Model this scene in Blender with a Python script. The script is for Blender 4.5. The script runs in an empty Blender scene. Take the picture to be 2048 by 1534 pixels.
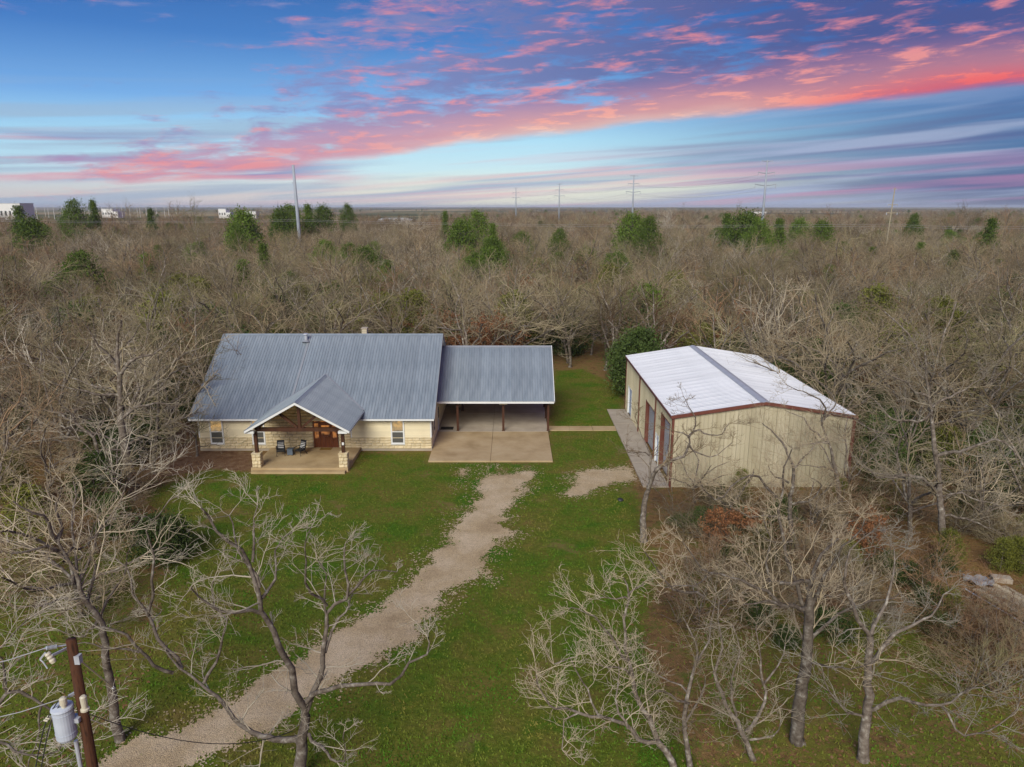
import bpy, bmesh, math, random
import numpy as np
from mathutils import Vector, Matrix, noise as mnoise

S = bpy.context.scene
COL = S.collection
rad = math.radians

# ------------------------------------------------------------------ camera
F, CU, CV, PITCH, H = 1419.0, 1024.0, 767.0, rad(14.0), 18.5
cam = bpy.data.cameras.new("camera")
cam.sensor_width = 36.0
cam.sensor_fit = 'HORIZONTAL'
cam.lens = 36.0 * F / 2048.0
cam.clip_start = 0.5
cam.clip_end = 40000
camo = bpy.data.objects.new("camera", cam)
camo.location = (0, 0, H)
camo.rotation_euler = (math.pi / 2 - PITCH, 0, 0)
COL.objects.link(camo)
S.camera = camo
S.view_settings.view_transform = 'Standard'
S.view_settings.look = 'None'
S.view_settings.exposure = 0.0
S.view_settings.gamma = 1.0
S.cycles.max_bounces = 5
S.cycles.diffuse_bounces = 3
S.cycles.glossy_bounces = 3
S.cycles.transmission_bounces = 3
S.cycles.transparent_max_bounces = 4
S.cycles.volume_bounces = 0


def sr(r, g, b):
    def f(c):
        c /= 255.0
        return c / 12.92 if c <= 0.04045 else ((c + 0.055) / 1.055) ** 2.4
    return (f(r), f(g), f(b), 1.0)


class NT:
    """small helper round a node tree"""
    def __init__(s, tree):
        s.t = tree
        s.n = tree.nodes
        s.l = tree.links

    def put(s, sock, v):
        if isinstance(v, bpy.types.NodeSocket):
            s.l.new(v, sock)
        else:
            sock.default_value = v

    def math(s, op, a, b=0.0, c=0.0, clamp=False):
        n = s.n.new('ShaderNodeMath')
        n.operation = op
        n.use_clamp = clamp
        s.put(n.inputs[0], a)
        s.put(n.inputs[1], b)
        s.put(n.inputs[2], c)
        return n.outputs[0]

    def step(s, v, lo, hi, o0=0.0, o1=1.0):
        n = s.n.new('ShaderNodeMapRange')
        n.interpolation_type = 'SMOOTHSTEP'
        s.put(n.inputs[0], v)
        s.put(n.inputs[1], lo)
        s.put(n.inputs[2], hi)
        s.put(n.inputs[3], o0)
        s.put(n.inputs[4], o1)
        return n.outputs[0]

    def mix(s, f, a, b, mode='MIX'):
        n = s.n.new('ShaderNodeMix')
        n.data_type = 'RGBA'
        n.blend_type = mode
        s.put(n.inputs[0], f)
        s.put(n.inputs[6], a)
        s.put(n.inputs[7], b)
        return n.outputs[2]

    def ramp(s, f, stops):
        n = s.n.new('ShaderNodeValToRGB')
        e = n.color_ramp.elements
        while len(e) < len(stops):
            e.new(0.5)
        for k, (p, c) in enumerate(stops):
            e[k].position = p
            e[k].color = c
        s.put(n.inputs[0], f)
        return n.outputs[0]

    def noise(s, vec, scale, detail=4.0, rough=0.55, dist=0.0):
        n = s.n.new('ShaderNodeTexNoise')
        if vec is not None:
            s.l.new(vec, n.inputs['Vector'])
        n.inputs['Scale'].default_value = scale
        n.inputs['Detail'].default_value = detail
        n.inputs['Roughness'].default_value = rough
        n.inputs['Distortion'].default_value = dist
        return n.outputs[0]

    def comb(s, x, y, z):
        n = s.n.new('ShaderNodeCombineXYZ')
        s.put(n.inputs[0], x)
        s.put(n.inputs[1], y)
        s.put(n.inputs[2], z)
        return n.outputs[0]

    def sep(s, v):
        n = s.n.new('ShaderNodeSeparateXYZ')
        s.l.new(v, n.inputs[0])
        return n.outputs


# ------------------------------------------------------------------ world: sunset sky
SUN_EL, SUN_AZ = rad(35), rad(194)      # direction the soft light comes from (compass from +Y)
W = bpy.data.worlds.new("World")
S.world = W
W.use_nodes = True
w = NT(W.node_tree)
w.n.clear()
tc = w.n.new('ShaderNodeTexCoord')
x, y, z = w.sep(tc.outputs['Generated'])
zp = w.math('MAXIMUM', z, 0.0)
sky = w.n.new('ShaderNodeTexSky')
sky.sky_type = 'NISHITA'
sky.sun_disc = False
sky.sun_elevation = SUN_EL
sky.sun_rotation = SUN_AZ
base = w.ramp(zp, [(0.0, sr(228, 210, 208)), (0.018, sr(226, 220, 216)), (0.045, sr(206, 238, 248)),
                   (0.085, sr(178, 228, 252)), (0.13, sr(122, 180, 238)), (0.2, sr(66, 128, 202)),
                   (0.27, sr(40, 98, 174)), (0.6, sr(60, 104, 172)), (1.0, sr(74, 112, 172))])
nis = w.mix(1.0, sky.outputs[0], (0.09, 0.09, 0.09, 1), 'MULTIPLY')
base = w.mix(0.10, base, nis)
# bluer and duller to the east of the glow
fr = w.step(x, 0.0, 0.62)
frz = w.math('MULTIPLY', fr, w.step(zp, 0.30, 0.05))
base = w.mix(frz, base, w.mix(1.0, base, (0.15, 0.22, 0.40, 1), 'MULTIPLY'))
fl = w.math('MULTIPLY', w.step(x, -0.15, -0.75), 0.45)
base = w.mix(fl, base, w.mix(1.0, base, (0.60, 0.72, 0.9, 1), 'MULTIPLY'))
fu = w.math('MULTIPLY', fr, w.step(zp, 0.10, 0.22))
base = w.mix(fu, base, w.mix(1.0, base, (0.5, 0.6, 0.8, 1), 'MULTIPLY'))
# low smooth streaks, drawn out along the horizon
zt = w.math('SUBTRACT', z, w.math('MULTIPLY', x, 0.062))


def streak(sx, sz, oy, det=3.0, tilt=None):
    zz_ = zt if tilt is None else w.math('SUBTRACT', z, w.math('MULTIPLY', x, tilt))
    v = w.comb(w.math('MULTIPLY', x, sx), w.math('ADD', w.math('MULTIPLY', y, sx), oy), w.math('MULTIPLY', zz_, sz))
    return w.noise(v, 1.0, det, 0.5, 0.35)


low = w.step(z, 0.17, 0.06)
n1 = streak(2.4, 60, 0.0, 4.0)
c1 = w.mix(fr, sr(160, 180, 204), sr(84, 98, 148))
base = w.mix(w.math('MULTIPLY', w.step(n1, 0.42, 0.62), w.math('MULTIPLY', low, 0.78)), base, c1)
n1a = streak(2.0, 48, 12.0, 4.0)
base = w.mix(w.math('MULTIPLY', w.step(n1a, 0.50, 0.68), w.math('MULTIPLY', w.math('MULTIPLY', low, w.step(x, -.05, .3)), 0.8)), base, sr(168, 182, 212))
n1b = streak(1.9, 70, 7.0)
pk = w.math('MULTIPLY', w.step(n1b, 0.46, 0.66), w.math('MULTIPLY', w.step(z, 0.085, 0.03), w.step(x, -0.5, 0.1)))
base = w.mix(w.math('MULTIPLY', pk, 0.72), base, w.mix(fr, sr(238, 172, 184), sr(172, 128, 172)))
n1c = streak(1.8, 95, 3.0, 2.0)
yl = w.math('MULTIPLY', w.step(n1c, 0.47, 0.62), w.math('MULTIPLY', w.step(z, 0.06, 0.02), w.step(w.math('ABSOLUTE', w.math('SUBTRACT', x, 0.08)), 0.45, 0.1)))
base = w.mix(w.math('MULTIPLY', yl, 0.5), base, sr(236, 244, 222))
n1d = streak(2.0, 34, 21.0, 5.0, 0.03)
pl = w.math('MULTIPLY', w.step(n1d, 0.46, 0.60), w.math('MULTIPLY', w.step(x, -0.12, -0.34), w.math('MULTIPLY', w.step(z, 0.10, 0.062), w.step(z, 0.022, 0.040))))
n1e = streak(4.0, 90, 31.0, 4.0, 0.05)
base = w.mix(w.math('MULTIPLY', pl, 0.9), base, w.mix(w.step(n1e, 0.42, 0.62), sr(134, 138, 186), sr(226, 140, 156)))
# broken cloud deck above a slanting lower edge
edge = w.math('ADD', w.math('ADD', w.math('MULTIPLY', x, 0.113), 0.089), w.math('MULTIPLY', w.math('MULTIPLY', x, x), -0.072))
vw = w.comb(w.math('MULTIPLY', x, 5), w.math('MULTIPLY', y, 5), w.math('MULTIPLY', z, 22))
wob = w.math('MULTIPLY', w.math('SUBTRACT', w.noise(vw, 1.0, 4.0, 0.6), 0.5), 0.026)
q = w.math('ADD', w.math('SUBTRACT', z, edge), wob)
zs = w.math('SUBTRACT', z, w.math('MULTIPLY', x, 0.045))
v2 = w.comb(w.math('MULTIPLY', x, 13), w.math('MULTIPLY', y, 13), w.math('MULTIPLY', zs, 58))
n2 = w.noise(v2, 1.0, 8.0, 0.62, 0.3)
v3 = w.comb(w.math('MULTIPLY', x, 3.0), w.math('ADD', w.math('MULTIPLY', y, 3.0), 4.0), w.math('MULTIPLY', zs, 15))
n3 = w.noise(v3, 1.0, 4.0, 0.55)
near = w.step(q, 0.055, 0.006)
inq = w.step(q, -0.005, 0.007)
cov = w.math('ADD', w.math('MULTIPLY', w.step(x, -0.75, 0.18), 0.31), w.math('MULTIPLY', near, w.math('ADD', 0.08, w.math('MULTIPLY', w.step(x, -0.56, -0.30), 0.13))))
cov = w.math('ADD', cov, w.math('MULTIPLY', w.math('SUBTRACT', n3, 0.5), 0.40))
lo = w.math('SUBTRACT', 0.60, cov)
cl = w.math('MULTIPLY', w.step(n2, lo, w.math('ADD', lo, 0.24)), inq)
v4 = w.comb(w.math('MULTIPLY', x, 15), w.math('ADD', w.math('MULTIPLY', y, 15), 9.0), w.math('MULTIPLY', zs, 84))
n4 = w.noise(v4, 1.0, 7.0, 0.62, 0.3)
lit = w.math('ADD', w.math('MULTIPLY', w.step(n4, 0.48, 0.70), 0.95), w.math('MULTIPLY', w.step(q, 0.07, 0.0), 0.75), clamp=True)
warm = w.mix(w.step(q, 0.0, 0.06), sr(255, 172, 146), sr(238, 144, 146))
warm = w.mix(w.math('MULTIPLY', w.step(q, 0.016, 0.002), w.step(w.math('ABSOLUTE', w.math('SUBTRACT', x, 0.08)), 0.35, 0.05)), warm, sr(255, 200, 176))
warm = w.mix(w.math('MULTIPLY', w.step(x, 0.25, 0.5), w.step(q, 0.04, 0.0)), warm, sr(252, 100, 92))
warm = w.mix(w.math('MULTIPLY', w.step(x, 0.1, -0.3), 0.7), warm, sr(222, 142, 160))
shade = w.mix(w.step(x, -0.4, 0.45), sr(140, 146, 196), sr(80, 90, 146))
cc = w.mix(lit, shade, warm)
skyc = w.mix(w.math('MULTIPLY', cl, 0.86), base, cc)
below = w.step(z, -0.02, 0.0)
skyc = w.mix(below, sr(120, 115, 110), skyc)
bg = w.n.new('ShaderNodeBackground')
w.l.new(skyc, bg.inputs[0])
bg.inputs[1].default_value = 1.0
wo = w.n.new('ShaderNodeOutputWorld')
w.l.new(bg.outputs[0], wo.inputs[0])

sun = bpy.data.lights.new("sun", 'SUN')
sun.energy = 3.9
sun.angle = rad(32)
sun.color = (1.0, 0.965, 0.85)
suno = bpy.data.objects.new("sun", sun)
COL.objects.link(suno)
sd = Vector((math.sin(SUN_AZ) * math.cos(SUN_EL), math.cos(SUN_AZ) * math.cos(SUN_EL), math.sin(SUN_EL)))
suno.rotation_euler = (-sd).to_track_quat('-Z', 'Y').to_euler()


# ------------------------------------------------------------------ pixel to place
CP, SP = math.cos(PITCH), math.sin(PITCH)


def ray(u, v):
    a, b = (u - CU) / F, (CV - v) / F
    return Vector((a, CP + b * SP, b * CP - SP))


def at_z(u, v, zz=0.0):
    d = ray(u, v)
    k = (zz - H) / d.z
    return Vector((d.x * k, d.y * k, zz))


def at_y(u, v, yy):
    d = ray(u, v)
    k = yy / d.y
    return Vector((d.x * k, yy, H + d.z * k))


# ------------------------------------------------------------------ mesh helpers
class MB:
    def __init__(s):
        s.v = []
        s.f = []

    def box(s, x0, x1, y0, y1, z0, z1):
        n = len(s.v)
        s.v += [(x0, y0, z0), (x1, y0, z0), (x1, y1, z0), (x0, y1, z0), (x0, y0, z1), (x1, y0, z1), (x1, y1, z1), (x0, y1, z1)]
        s.f += [tuple(n + i for i in q) for q in ((0, 3, 2, 1), (4, 5, 6, 7), (0, 1, 5, 4), (1, 2, 6, 5), (2, 3, 7, 6), (3, 0, 4, 7))]
        return s

    def poly(s, pts):
        n = len(s.v)
        s.v += [tuple(p) for p in pts]
        s.f.append(tuple(range(n, n + len(pts))))
        return s

    def prism(s, pts, d):
        """closed polygon swept along vector d"""
        n, k = len(s.v), len(pts)
        d = Vector(d)
        s.v += [tuple(p) for p in pts] + [tuple(Vector(p) + d) for p in pts]
        s.f.append(tuple(n + i for i in range(k))[::-1])
        s.f.append(tuple(n + k + i for i in range(k)))
        for i in range(k):
            j = (i + 1) % k
            s.f.append((n + i, n + j, n + k + j, n + k + i))
        return s

    def bar(s, a, b, wx, wy=None, up=(0, 0, 1)):
        """rectangular bar from a to b"""
        a, b = Vector(a), Vector(b)
        wy = wy or wx
        t = (b - a).normalized()
        u = t.cross(Vector(up))
        if u.length < 1e-3:
            u = t.cross(Vector((0, 1, 0)))
        u.normalize()
        q = u.cross(t)
        return s.prism([a + u * wx / 2 + q * wy / 2, a - u * wx / 2 + q * wy / 2, a - u * wx / 2 - q * wy / 2, a + u * wx / 2 - q * wy / 2], b - a)

    def tube(s, pts, rs, k=8, caps=True):
        pts = [Vector(p) for p in pts]
        if not isinstance(rs, (list, tuple)):
            rs = [rs] * len(pts)
        n = len(s.v)
        prev = None
        for i, p in enumerate(pts):
            t = (pts[min(i + 1, len(pts) - 1)] - pts[max(i - 1, 0)]).normalized()
            if prev is None:
                u = t.cross(Vector((0, 0, 1)))
                if u.length < 1e-3:
                    u = t.cross(Vector((0, 1, 0)))
            else:
                u = prev - t * prev.dot(t)
            u.normalize()
            prev = u
            q = t.cross(u)
            for j in range(k):
                a = 2 * math.pi * j / k
                s.v.append(tuple(p + (u * math.cos(a) + q * math.sin(a)) * rs[i]))
        for i in range(len(pts) - 1):
            for j in range(k):
                j2 = (j + 1) % k
                s.f.append((n + i * k + j, n + i * k + j2, n + (i + 1) * k + j2, n + (i + 1) * k + j))
        if caps:
            s.f.append(tuple(n + j for j in range(k))[::-1])
            s.f.append(tuple(n + (len(pts) - 1) * k + j for j in range(k)))
        return s

    def mesh(s, name, mat, smooth=False):
        m = bpy.data.meshes.new(name)
        m.from_pydata(s.v, [], s.f)
        if mat:
            m.materials.append(mat)
        if smooth:
            m.polygons.foreach_set('use_smooth', [True] * len(m.polygons))
        m.update()
        return m

    def build(s, name, mat, parent=None, loc=(0, 0, 0), rotz=0.0, smooth=False, bevel=0.0):
        o = bpy.data.objects.new(name, s.mesh(name, mat, smooth))
        COL.objects.link(o)
        o.location = loc
        o.rotation_euler = (0, 0, rotz)
        o.parent = parent
        if bevel:
            b = o.modifiers.new('bevel', 'BEVEL')
            b.width = bevel
            b.segments = 2
            b.limit_method = 'ANGLE'
        return o


def place(name, mesh, parent, loc=(0, 0, 0), rot=(0, 0, 0), scale=(1, 1, 1)):
    o = bpy.data.objects.new(name, mesh)
    COL.objects.link(o)
    o.parent = parent
    o.location = loc
    o.rotation_euler = rot
    o.scale = scale
    return o


def tag(o, label=None, cat=None, group=None, kind=None):
    if label:
        o['label'] = label
    if cat:
        o['category'] = cat
    if group:
        o['group'] = group
    if kind:
        o['kind'] = kind
    return o


def thing(name, label, cat, loc=(0, 0, 0), rotz=0.0, group=None):
    o = bpy.data.objects.new(name, None)
    o.empty_display_size = 0.3
    COL.objects.link(o)
    o.location = loc
    o.rotation_euler = (0, 0, rotz)
    return tag(o, label, cat, group)


def np_mesh(name, verts, faces, mat, smooth=False):
    """faces: int array (n,3) or (n,4)"""
    m = bpy.data.meshes.new(name)
    nv, (nf, k) = len(verts), faces.shape
    m.vertices.add(nv)
    m.vertices.foreach_set('co', np.ascontiguousarray(verts, dtype=np.float32).ravel())
    m.loops.add(nf * k)
    m.loops.foreach_set('vertex_index', np.ascontiguousarray(faces, dtype=np.int32).ravel())
    m.polygons.add(nf)
    m.polygons.foreach_set('loop_start', np.arange(0, nf * k, k, dtype=np.int32))
    if smooth:
        m.polygons.foreach_set('use_smooth', np.ones(nf, dtype=bool))
    m.materials.append(mat)
    m.update(calc_edges=True)
    return m


# ------------------------------------------------------------------ materials
def newmat(name, rough=0.8, spec=0.3):
    m = bpy.data.materials.new(name)
    m.use_nodes = True
    t = NT(m.node_tree)
    b = m.node_tree.nodes['Principled BSDF']
    b.inputs['Roughness'].default_value = rough
    b.inputs['Specular IOR Level'].default_value = spec
    return m, t, b


def coords(t, kind='Object'):
    return t.n.new('ShaderNodeTexCoord').outputs[kind]


def bump(t, b, h, strength=0.3, dist=0.02):
    n = t.n.new('ShaderNodeBump')
    n.inputs['Strength'].default_value = strength
    n.inputs['Distance'].default_value = dist
    t.l.new(h, n.inputs['Height'])
    t.l.new(n.outputs[0], b.inputs['Normal'])


def mottled(name, cols, scale=2.0, rough=0.8, spec=0.25, detail=5, bmp=0.0, bscale=20, metal=0.0, kind='Object', rnd=0.0, stretch=None):
    m, t, b = newmat(name, rough, spec)
    c = coords(t, kind)
    if stretch:
        mp = t.n.new('ShaderNodeMapping')
        mp.inputs['Scale'].default_value = stretch
        t.l.new(c, mp.inputs[0])
        c = mp.outputs[0]
    f = t.noise(c, scale, detail, 0.6)
    k = len(cols)
    col = t.ramp(f, [(0.3 + 0.4 * i / max(1, k - 1), cc) for i, cc in enumerate(cols)])
    if rnd:
        oi = t.n.new('ShaderNodeObjectInfo')
        hs = t.n.new('ShaderNodeHueSaturation')
        t.l.new(col, hs.inputs['Color'])
        t.l.new(t.math('MULTIPLY_ADD', oi.outputs['Random'], 2 * rnd, 1 - rnd), hs.inputs['Value'])
        col = hs.outputs[0]
    t.l.new(col, b.inputs['Base Color'])
    b.inputs['Metallic'].default_value = metal
    if bmp:
        bump(t, b, t.noise(c, bscale, 4, 0.6), bmp, 0.02)
    return m


def L(r, g, b):
    return (r, g, b, 1.0)


M = {}
M['roof'] = mottled('grey_metal_roof', [L(.165, .198, .228), L(.215, .25, .282), L(.25, .285, .315)], 0.8, 0.42, 0.5, rnd=0.07, detail=9, stretch=(2.2, .3, 1))
M['roof_white'] = mottled('white_metal_roof', [L(.52, .54, .56), L(.66, .67, .68), L(.72, .73, .74)], 0.5, 0.5, 0.4, rnd=0.05, detail=9, stretch=(.35, 1.6, 1))
M['ridge_white'] = mottled('galvanised_ridge', [L(.32, .34, .37), L(.40, .42, .45)], 1.5, 0.45, 0.5)
M['trim_white'] = mottled('white_trim', [L(.68, .68, .66), L(.76, .76, .74)], 1.0, 0.6)
M['trim_grey'] = mottled('grey_trim', [L(.22, .235, .26), L(.28, .295, .32)], 1.0, 0.5)
M['siding'] = mottled('cream_siding', [L(.70, .60, .40), L(.78, .68, .47)], 0.8, 0.7, rnd=0.05)
M['stone'] = mottled('limestone', [L(.52, .38, .19), L(.68, .56, .35), L(.76, .66, .47)], 1.6, 0.9, 0.15, bmp=0.4, bscale=9, rnd=0.15)
M['mortar'] = mottled('mortar', [L(.48, .41, .29), L(.56, .49, .36)], 3, 0.95, 0.1)
M['concrete'] = mottled('concrete', [L(.31, .22, .115), L(.41, .30, .165), L(.47, .36, .215)], 0.55, 0.9, 0.15, bmp=0.15, bscale=30, detail=8)
M['concrete_grey'] = mottled('grey_concrete', [L(.33, .275, .21), L(.44, .375, .295)], 0.8, 0.9, 0.15, bmp=0.15, bscale=30, detail=8)
M['wood'] = mottled('dark_stained_timber', [L(.045, .016, .007), L(.085, .032, .014)], 3, 0.55, 0.35, stretch=(1, 1, .2))
M['door_wood'] = mottled('red_brown_door', [L(.10, .026, .010), L(.17, .048, .017)], 4, 0.4, 0.45, stretch=(3, 3, .5))
M['dark_wood'] = mottled('old_timber', [L(.09, .06, .035), L(.16, .11, .07)], 3, 0.8)
M['brown_trim'] = mottled('red_brown_trim', [L(.135, .042, .028), L(.18, .062, .042)], 1.0, 0.5, 0.4)
M['metal_wall'] = mottled('sand_metal_wall', [L(.40, .345, .225), L(.47, .415, .285), L(.52, .46, .325)], 1.1, 0.6, 0.3, rnd=0.06, detail=9, stretch=(1.4, 1.4, .16))
M['roll_door'] = mottled('grey_roll_door', [L(.44, .44, .43), L(.52, .52, .51)], 0.7, 0.5, 0.4)
M['blue_door'] = mottled('pale_blue_door', [L(.42, .51, .66), L(.5, .59, .74)], 1.0, 0.5, 0.4)
M['black'] = mottled('black_metal', [L(.012, .012, .013), L(.03, .03, .032)], 4, 0.5, 0.4)
M['dark_inside'] = mottled('dark_lining', [L(.02, .018, .016), L(.035, .03, .028)], 2, 0.9, 0.1)
M['pole_wood'] = mottled('creosote_pole', [L(.025, .011, .006), L(.085, .034, .016), L(.06, .03, .019)], 6, 0.85, 0.2, bmp=0.5, bscale=12, stretch=(3, 3, .35))
M['galv'] = mottled('galvanised_steel', [L(.40, .42, .46), L(.55, .57, .61)], 3, 0.45, 0.5, metal=0.2)
M['slate_tarp'] = mottled('grey_tarp', [L(.16, .17, .185), L(.32, .33, .345)], 3, 0.7, 0.3)
M['tank'] = mottled('pale_grey_paint', [L(.42, .46, .52), L(.52, .56, .62)], 2.5, 0.45, 0.5)
M['porcelain'] = mottled('cream_porcelain', [L(.50, .45, .33), L(.62, .57, .43)], 4, 0.35, 0.5)
M['wire'] = mottled('weathered_wire', [L(.03, .03, .032), L(.05, .05, .05)], 4, 0.6)
M['wire_alu'] = mottled('aluminium_wire', [L(.30, .30, .30), L(.4, .4, .4)], 4, 0.5)
M['steel_pole'] = mottled('steel_mast', [L(.26, .29, .33), L(.36, .39, .43)], 0.3, 0.6, 0.4)
M['far_white'] = mottled('white_cladding', [L(.70, .68, .64), L(.78, .76, .72)], 0.1, 0.7)
M['lumber'] = mottled('weathered_lumber', [L(.30, .25, .16), L(.48, .42, .29)], 3, 0.85, rnd=0.35, stretch=(.4, 4, 4))
M['mat_black'] = mottled('dark_rubber_mat', [L(.018, .016, .015), L(.04, .036, .032)], 8, 0.95)
M['mat_tan'] = mottled('coir_mat', [L(.20, .12, .035), L(.28, .17, .055)], 20, 0.98, 0.05)
M['slate_paint'] = mottled('slate_blue_paint', [L(.09, .12, .16), L(.13, .16, .2)], 4, 0.6)
M['bark'] = mottled('grey_bark', [L(.055, .042, .032), L(.135, .108, .085), L(.20, .168, .135), L(.40, .37, .315)], 4.5, 0.95, 0.1, bmp=0.9, bscale=16, detail=10, rnd=0.28)


def twig_material(name, stops):
    m, t, b = newmat(name, 0.95, 0.08)
    oi = t.n.new('ShaderNodeObjectInfo')
    f = t.noise(coords(t), 0.55, 5, 0.65)
    k = t.math('MULTIPLY_ADD', oi.outputs['Random'], 0.75, t.math('MULTIPLY', t.math('SUBTRACT', f, 0.5), 0.9))
    k = t.math('ADD', k, 0.125, clamp=True)
    hs = t.n.new('ShaderNodeHueSaturation')
    t.l.new(t.ramp(k, stops), hs.inputs['Color'])
    r2 = t.math('FRACT', t.math('MULTIPLY', oi.outputs['Random'], 37.7))
    t.l.new(t.math('MULTIPLY_ADD', r2, 0.95, 0.46), hs.inputs['Value'])
    t.l.new(hs.outputs[0], b.inputs['Base Color'])
    return m


M['twig'] = twig_material('pale_twigs', [(0, L(.20, .135, .075)), (.3, L(.29, .222, .130)), (.6, L(.285, .235, .150)), (.85, L(.245, .215, .098)), (1, L(.365, .315, .225))])
M['twig_pale'] = twig_material('lichen_twigs', [(0, L(.29, .23, .145)), (.4, L(.39, .32, .215)), (.7, L(.375, .33, .25)), (1, L(.47, .425, .335))])
M['twig_brown'] = twig_material('brown_twigs', [(0, L(.19, .105, .058)), (.5, L(.245, .152, .085)), (1, L(.285, .195, .118))])


def leaf_material(name, a, b_, c, trans=0.25):
    m, t, b = newmat(name, 0.7, 0.2)
    oi = t.n.new('ShaderNodeObjectInfo')
    f = t.noise(coords(t), 1.3, 4, 0.6)
    f2 = t.noise(coords(t), 14, 2, 0.5)
    k = t.math('ADD', t.math('MULTIPLY', f, 0.6), t.math('MULTIPLY', f2, 0.4))
    col = t.ramp(k, [(.3, a), (.5, b_), (.7, c)])
    hs = t.n.new('ShaderNodeHueSaturation')
    t.l.new(col, hs.inputs['Color'])
    t.l.new(t.math('MULTIPLY_ADD', oi.outputs['Random'], 0.5, 0.75), hs.inputs['Value'])
    t.l.new(hs.outputs[0], b.inputs['Base Color'])
    return m


M['cedar'] = leaf_material('cedar_green', L(.045, .074, .010), L(.082, .13, .015), L(.14, .195, .026))
M['yaupon'] = leaf_material('dark_evergreen', L(.030, .046, .012), L(.055, .085, .018), L(.095, .13, .028))
M['olive'] = leaf_material('yellow_green_leaf', L(.085, .10, .016), L(.14, .15, .022), L(.20, .19, .03))
M['rust'] = leaf_material('rusty_leaf', L(.13, .055, .025), L(.20, .085, .035), L(.25, .125, .055))


def glass(name, base, emit=None, strength=0.0):
    m, t, b = newmat(name, 0.08, 0.6)
    b.inputs['Base Color'].default_value = base
    if emit:
        f = t.noise(coords(t), 2.2, 2, 0.5)
        col = t.ramp(f, [(.35, emit[0]), (.62, emit[1])])
        t.l.new(col, b.inputs['Emission Color'])
        b.inputs['Emission Strength'].default_value = strength
    return m


M['pane'] = glass('dark_pane', L(.05, .055, .05))
M['pane_screen'] = glass('screened_pane', L(.085, .082, .072))
M['pane_screen'].node_tree.nodes['Principled BSDF'].inputs['Roughness'].default_value = 0.5
M['pane_lit'] = glass('lit_pane', L(.12, .10, .07), (sr(120, 115, 100), sr(238, 190, 120)), 0.6)
M['pane_lamp'] = glass('lamp_lit_pane', L(.08, .05, .03), (sr(70, 35, 20), sr(235, 150, 80)), 0.55)

# cushion: black and white stripes
m, t, b = newmat('striped_cushion', 0.9)
wv = t.n.new('ShaderNodeTexWave')
wv.bands_direction = 'Z'
wv.inputs['Scale'].default_value = 2.6
t.l.new(coords(t), wv.inputs[0])
t.l.new(t.ramp(wv.outputs[1], [(.48, L(.02, .02, .025)), (.52, L(.7, .7, .68))]), b.inputs['Base Color'])
M['stripe'] = m

# gravel
m, t, b = newmat('gravel', 0.95, 0.1)
c = coords(t)
vo = t.n.new('ShaderNodeTexVoronoi')
vo.inputs['Scale'].default_value = 26
t.l.new(c, vo.inputs['Vector'])
g1 = t.ramp(t.noise(c, 0.5, 6, 0.6), [(.3, L(.36, .265, .15)), (.45, L(.46, .35, .205)), (.55, L(.50, .39, .245)), (.7, L(.57, .455, .30))])
g2 = t.mix(0.45, g1, t.mix(1.0, g1, t.ramp(t.noise(vo.outputs['Position'], 40, 0), [(.25, L(.35, .35, .36)), (.5, L(1, 1, 1)), (.8, L(1.5, 1.45, 1.4))]), 'MULTIPLY'))
t.l.new(g2, b.inputs['Base Color'])
bump(t, b, t.math('SUBTRACT', 1.0, vo.outputs['Distance']), 0.8, 0.03)
M['gravel'] = m

# ground: lawn, bare soil, leaf litter, far fields
m, t, b = newmat('ground', 0.97, 0.05)
c = coords(t)


def attr(t, name):
    a = t.n.new('ShaderNodeAttribute')
    a.attribute_name = name
    return a.outputs['Fac']


nb = t.noise(c, 0.12, 5, 0.6, 0.3)
nm = t.noise(c, 0.55, 5, 0.62, 0.4)
nf = t.noise(c, 4.5, 5, 0.65)
nx = t.noise(c, 22.0, 3, 0.7)
grass = t.ramp(t.math('ADD', t.math('MULTIPLY', nb, 0.45), t.math('MULTIPLY', nm, 0.55)),
               [(.32, L(.050, .142, .010)), (.42, L(.085, .145, .014)), (.50, L(.128, .148, .021)), (.59, L(.168, .145, .032)), (.69, L(.215, .145, .053))])
grass = t.mix(t.step(nf, .42, .62), t.mix(1.0, grass, L(.72, .76, .7), 'MULTIPLY'), grass)
grass = t.mix(0.75, grass, t.mix(1.0, grass, t.ramp(nx, [(.3, L(.6, .64, .55)), (.5, L(1, 1, 1)), (.7, L(1.3, 1.25, 1.25))]), 'MULTIPLY'))
worn = t.noise(c, 0.32, 4, 0.55, 0.6)
grass = t.mix(t.math('MULTIPLY', t.step(worn, .60, .70), 0.55), grass, L(.21, .135, .06))
litter = t.ramp(t.noise(c, 1.1, 7, 0.7), [(.28, L(.075, .048, .020)), (.40, L(.15, .092, .038)), (.50, L(.225, .135, .055)), (.58, L(.15, .125, .038)), (.70, L(.095, .125, .022))])
litter = t.mix(0.7, litter, t.mix(1.0, litter, t.ramp(nx, [(.3, L(.4, .4, .4)), (.5, L(1, 1, 1)), (.7, L(1.7, 1.6, 1.5))]), 'MULTIPLY'))
soil = t.ramp(t.noise(c, 1.6, 6, 0.65), [(.3, L(.12, .066, .036)), (.5, L(.19, .11, .06)), (.68, L(.26, .175, .10))])
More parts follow.
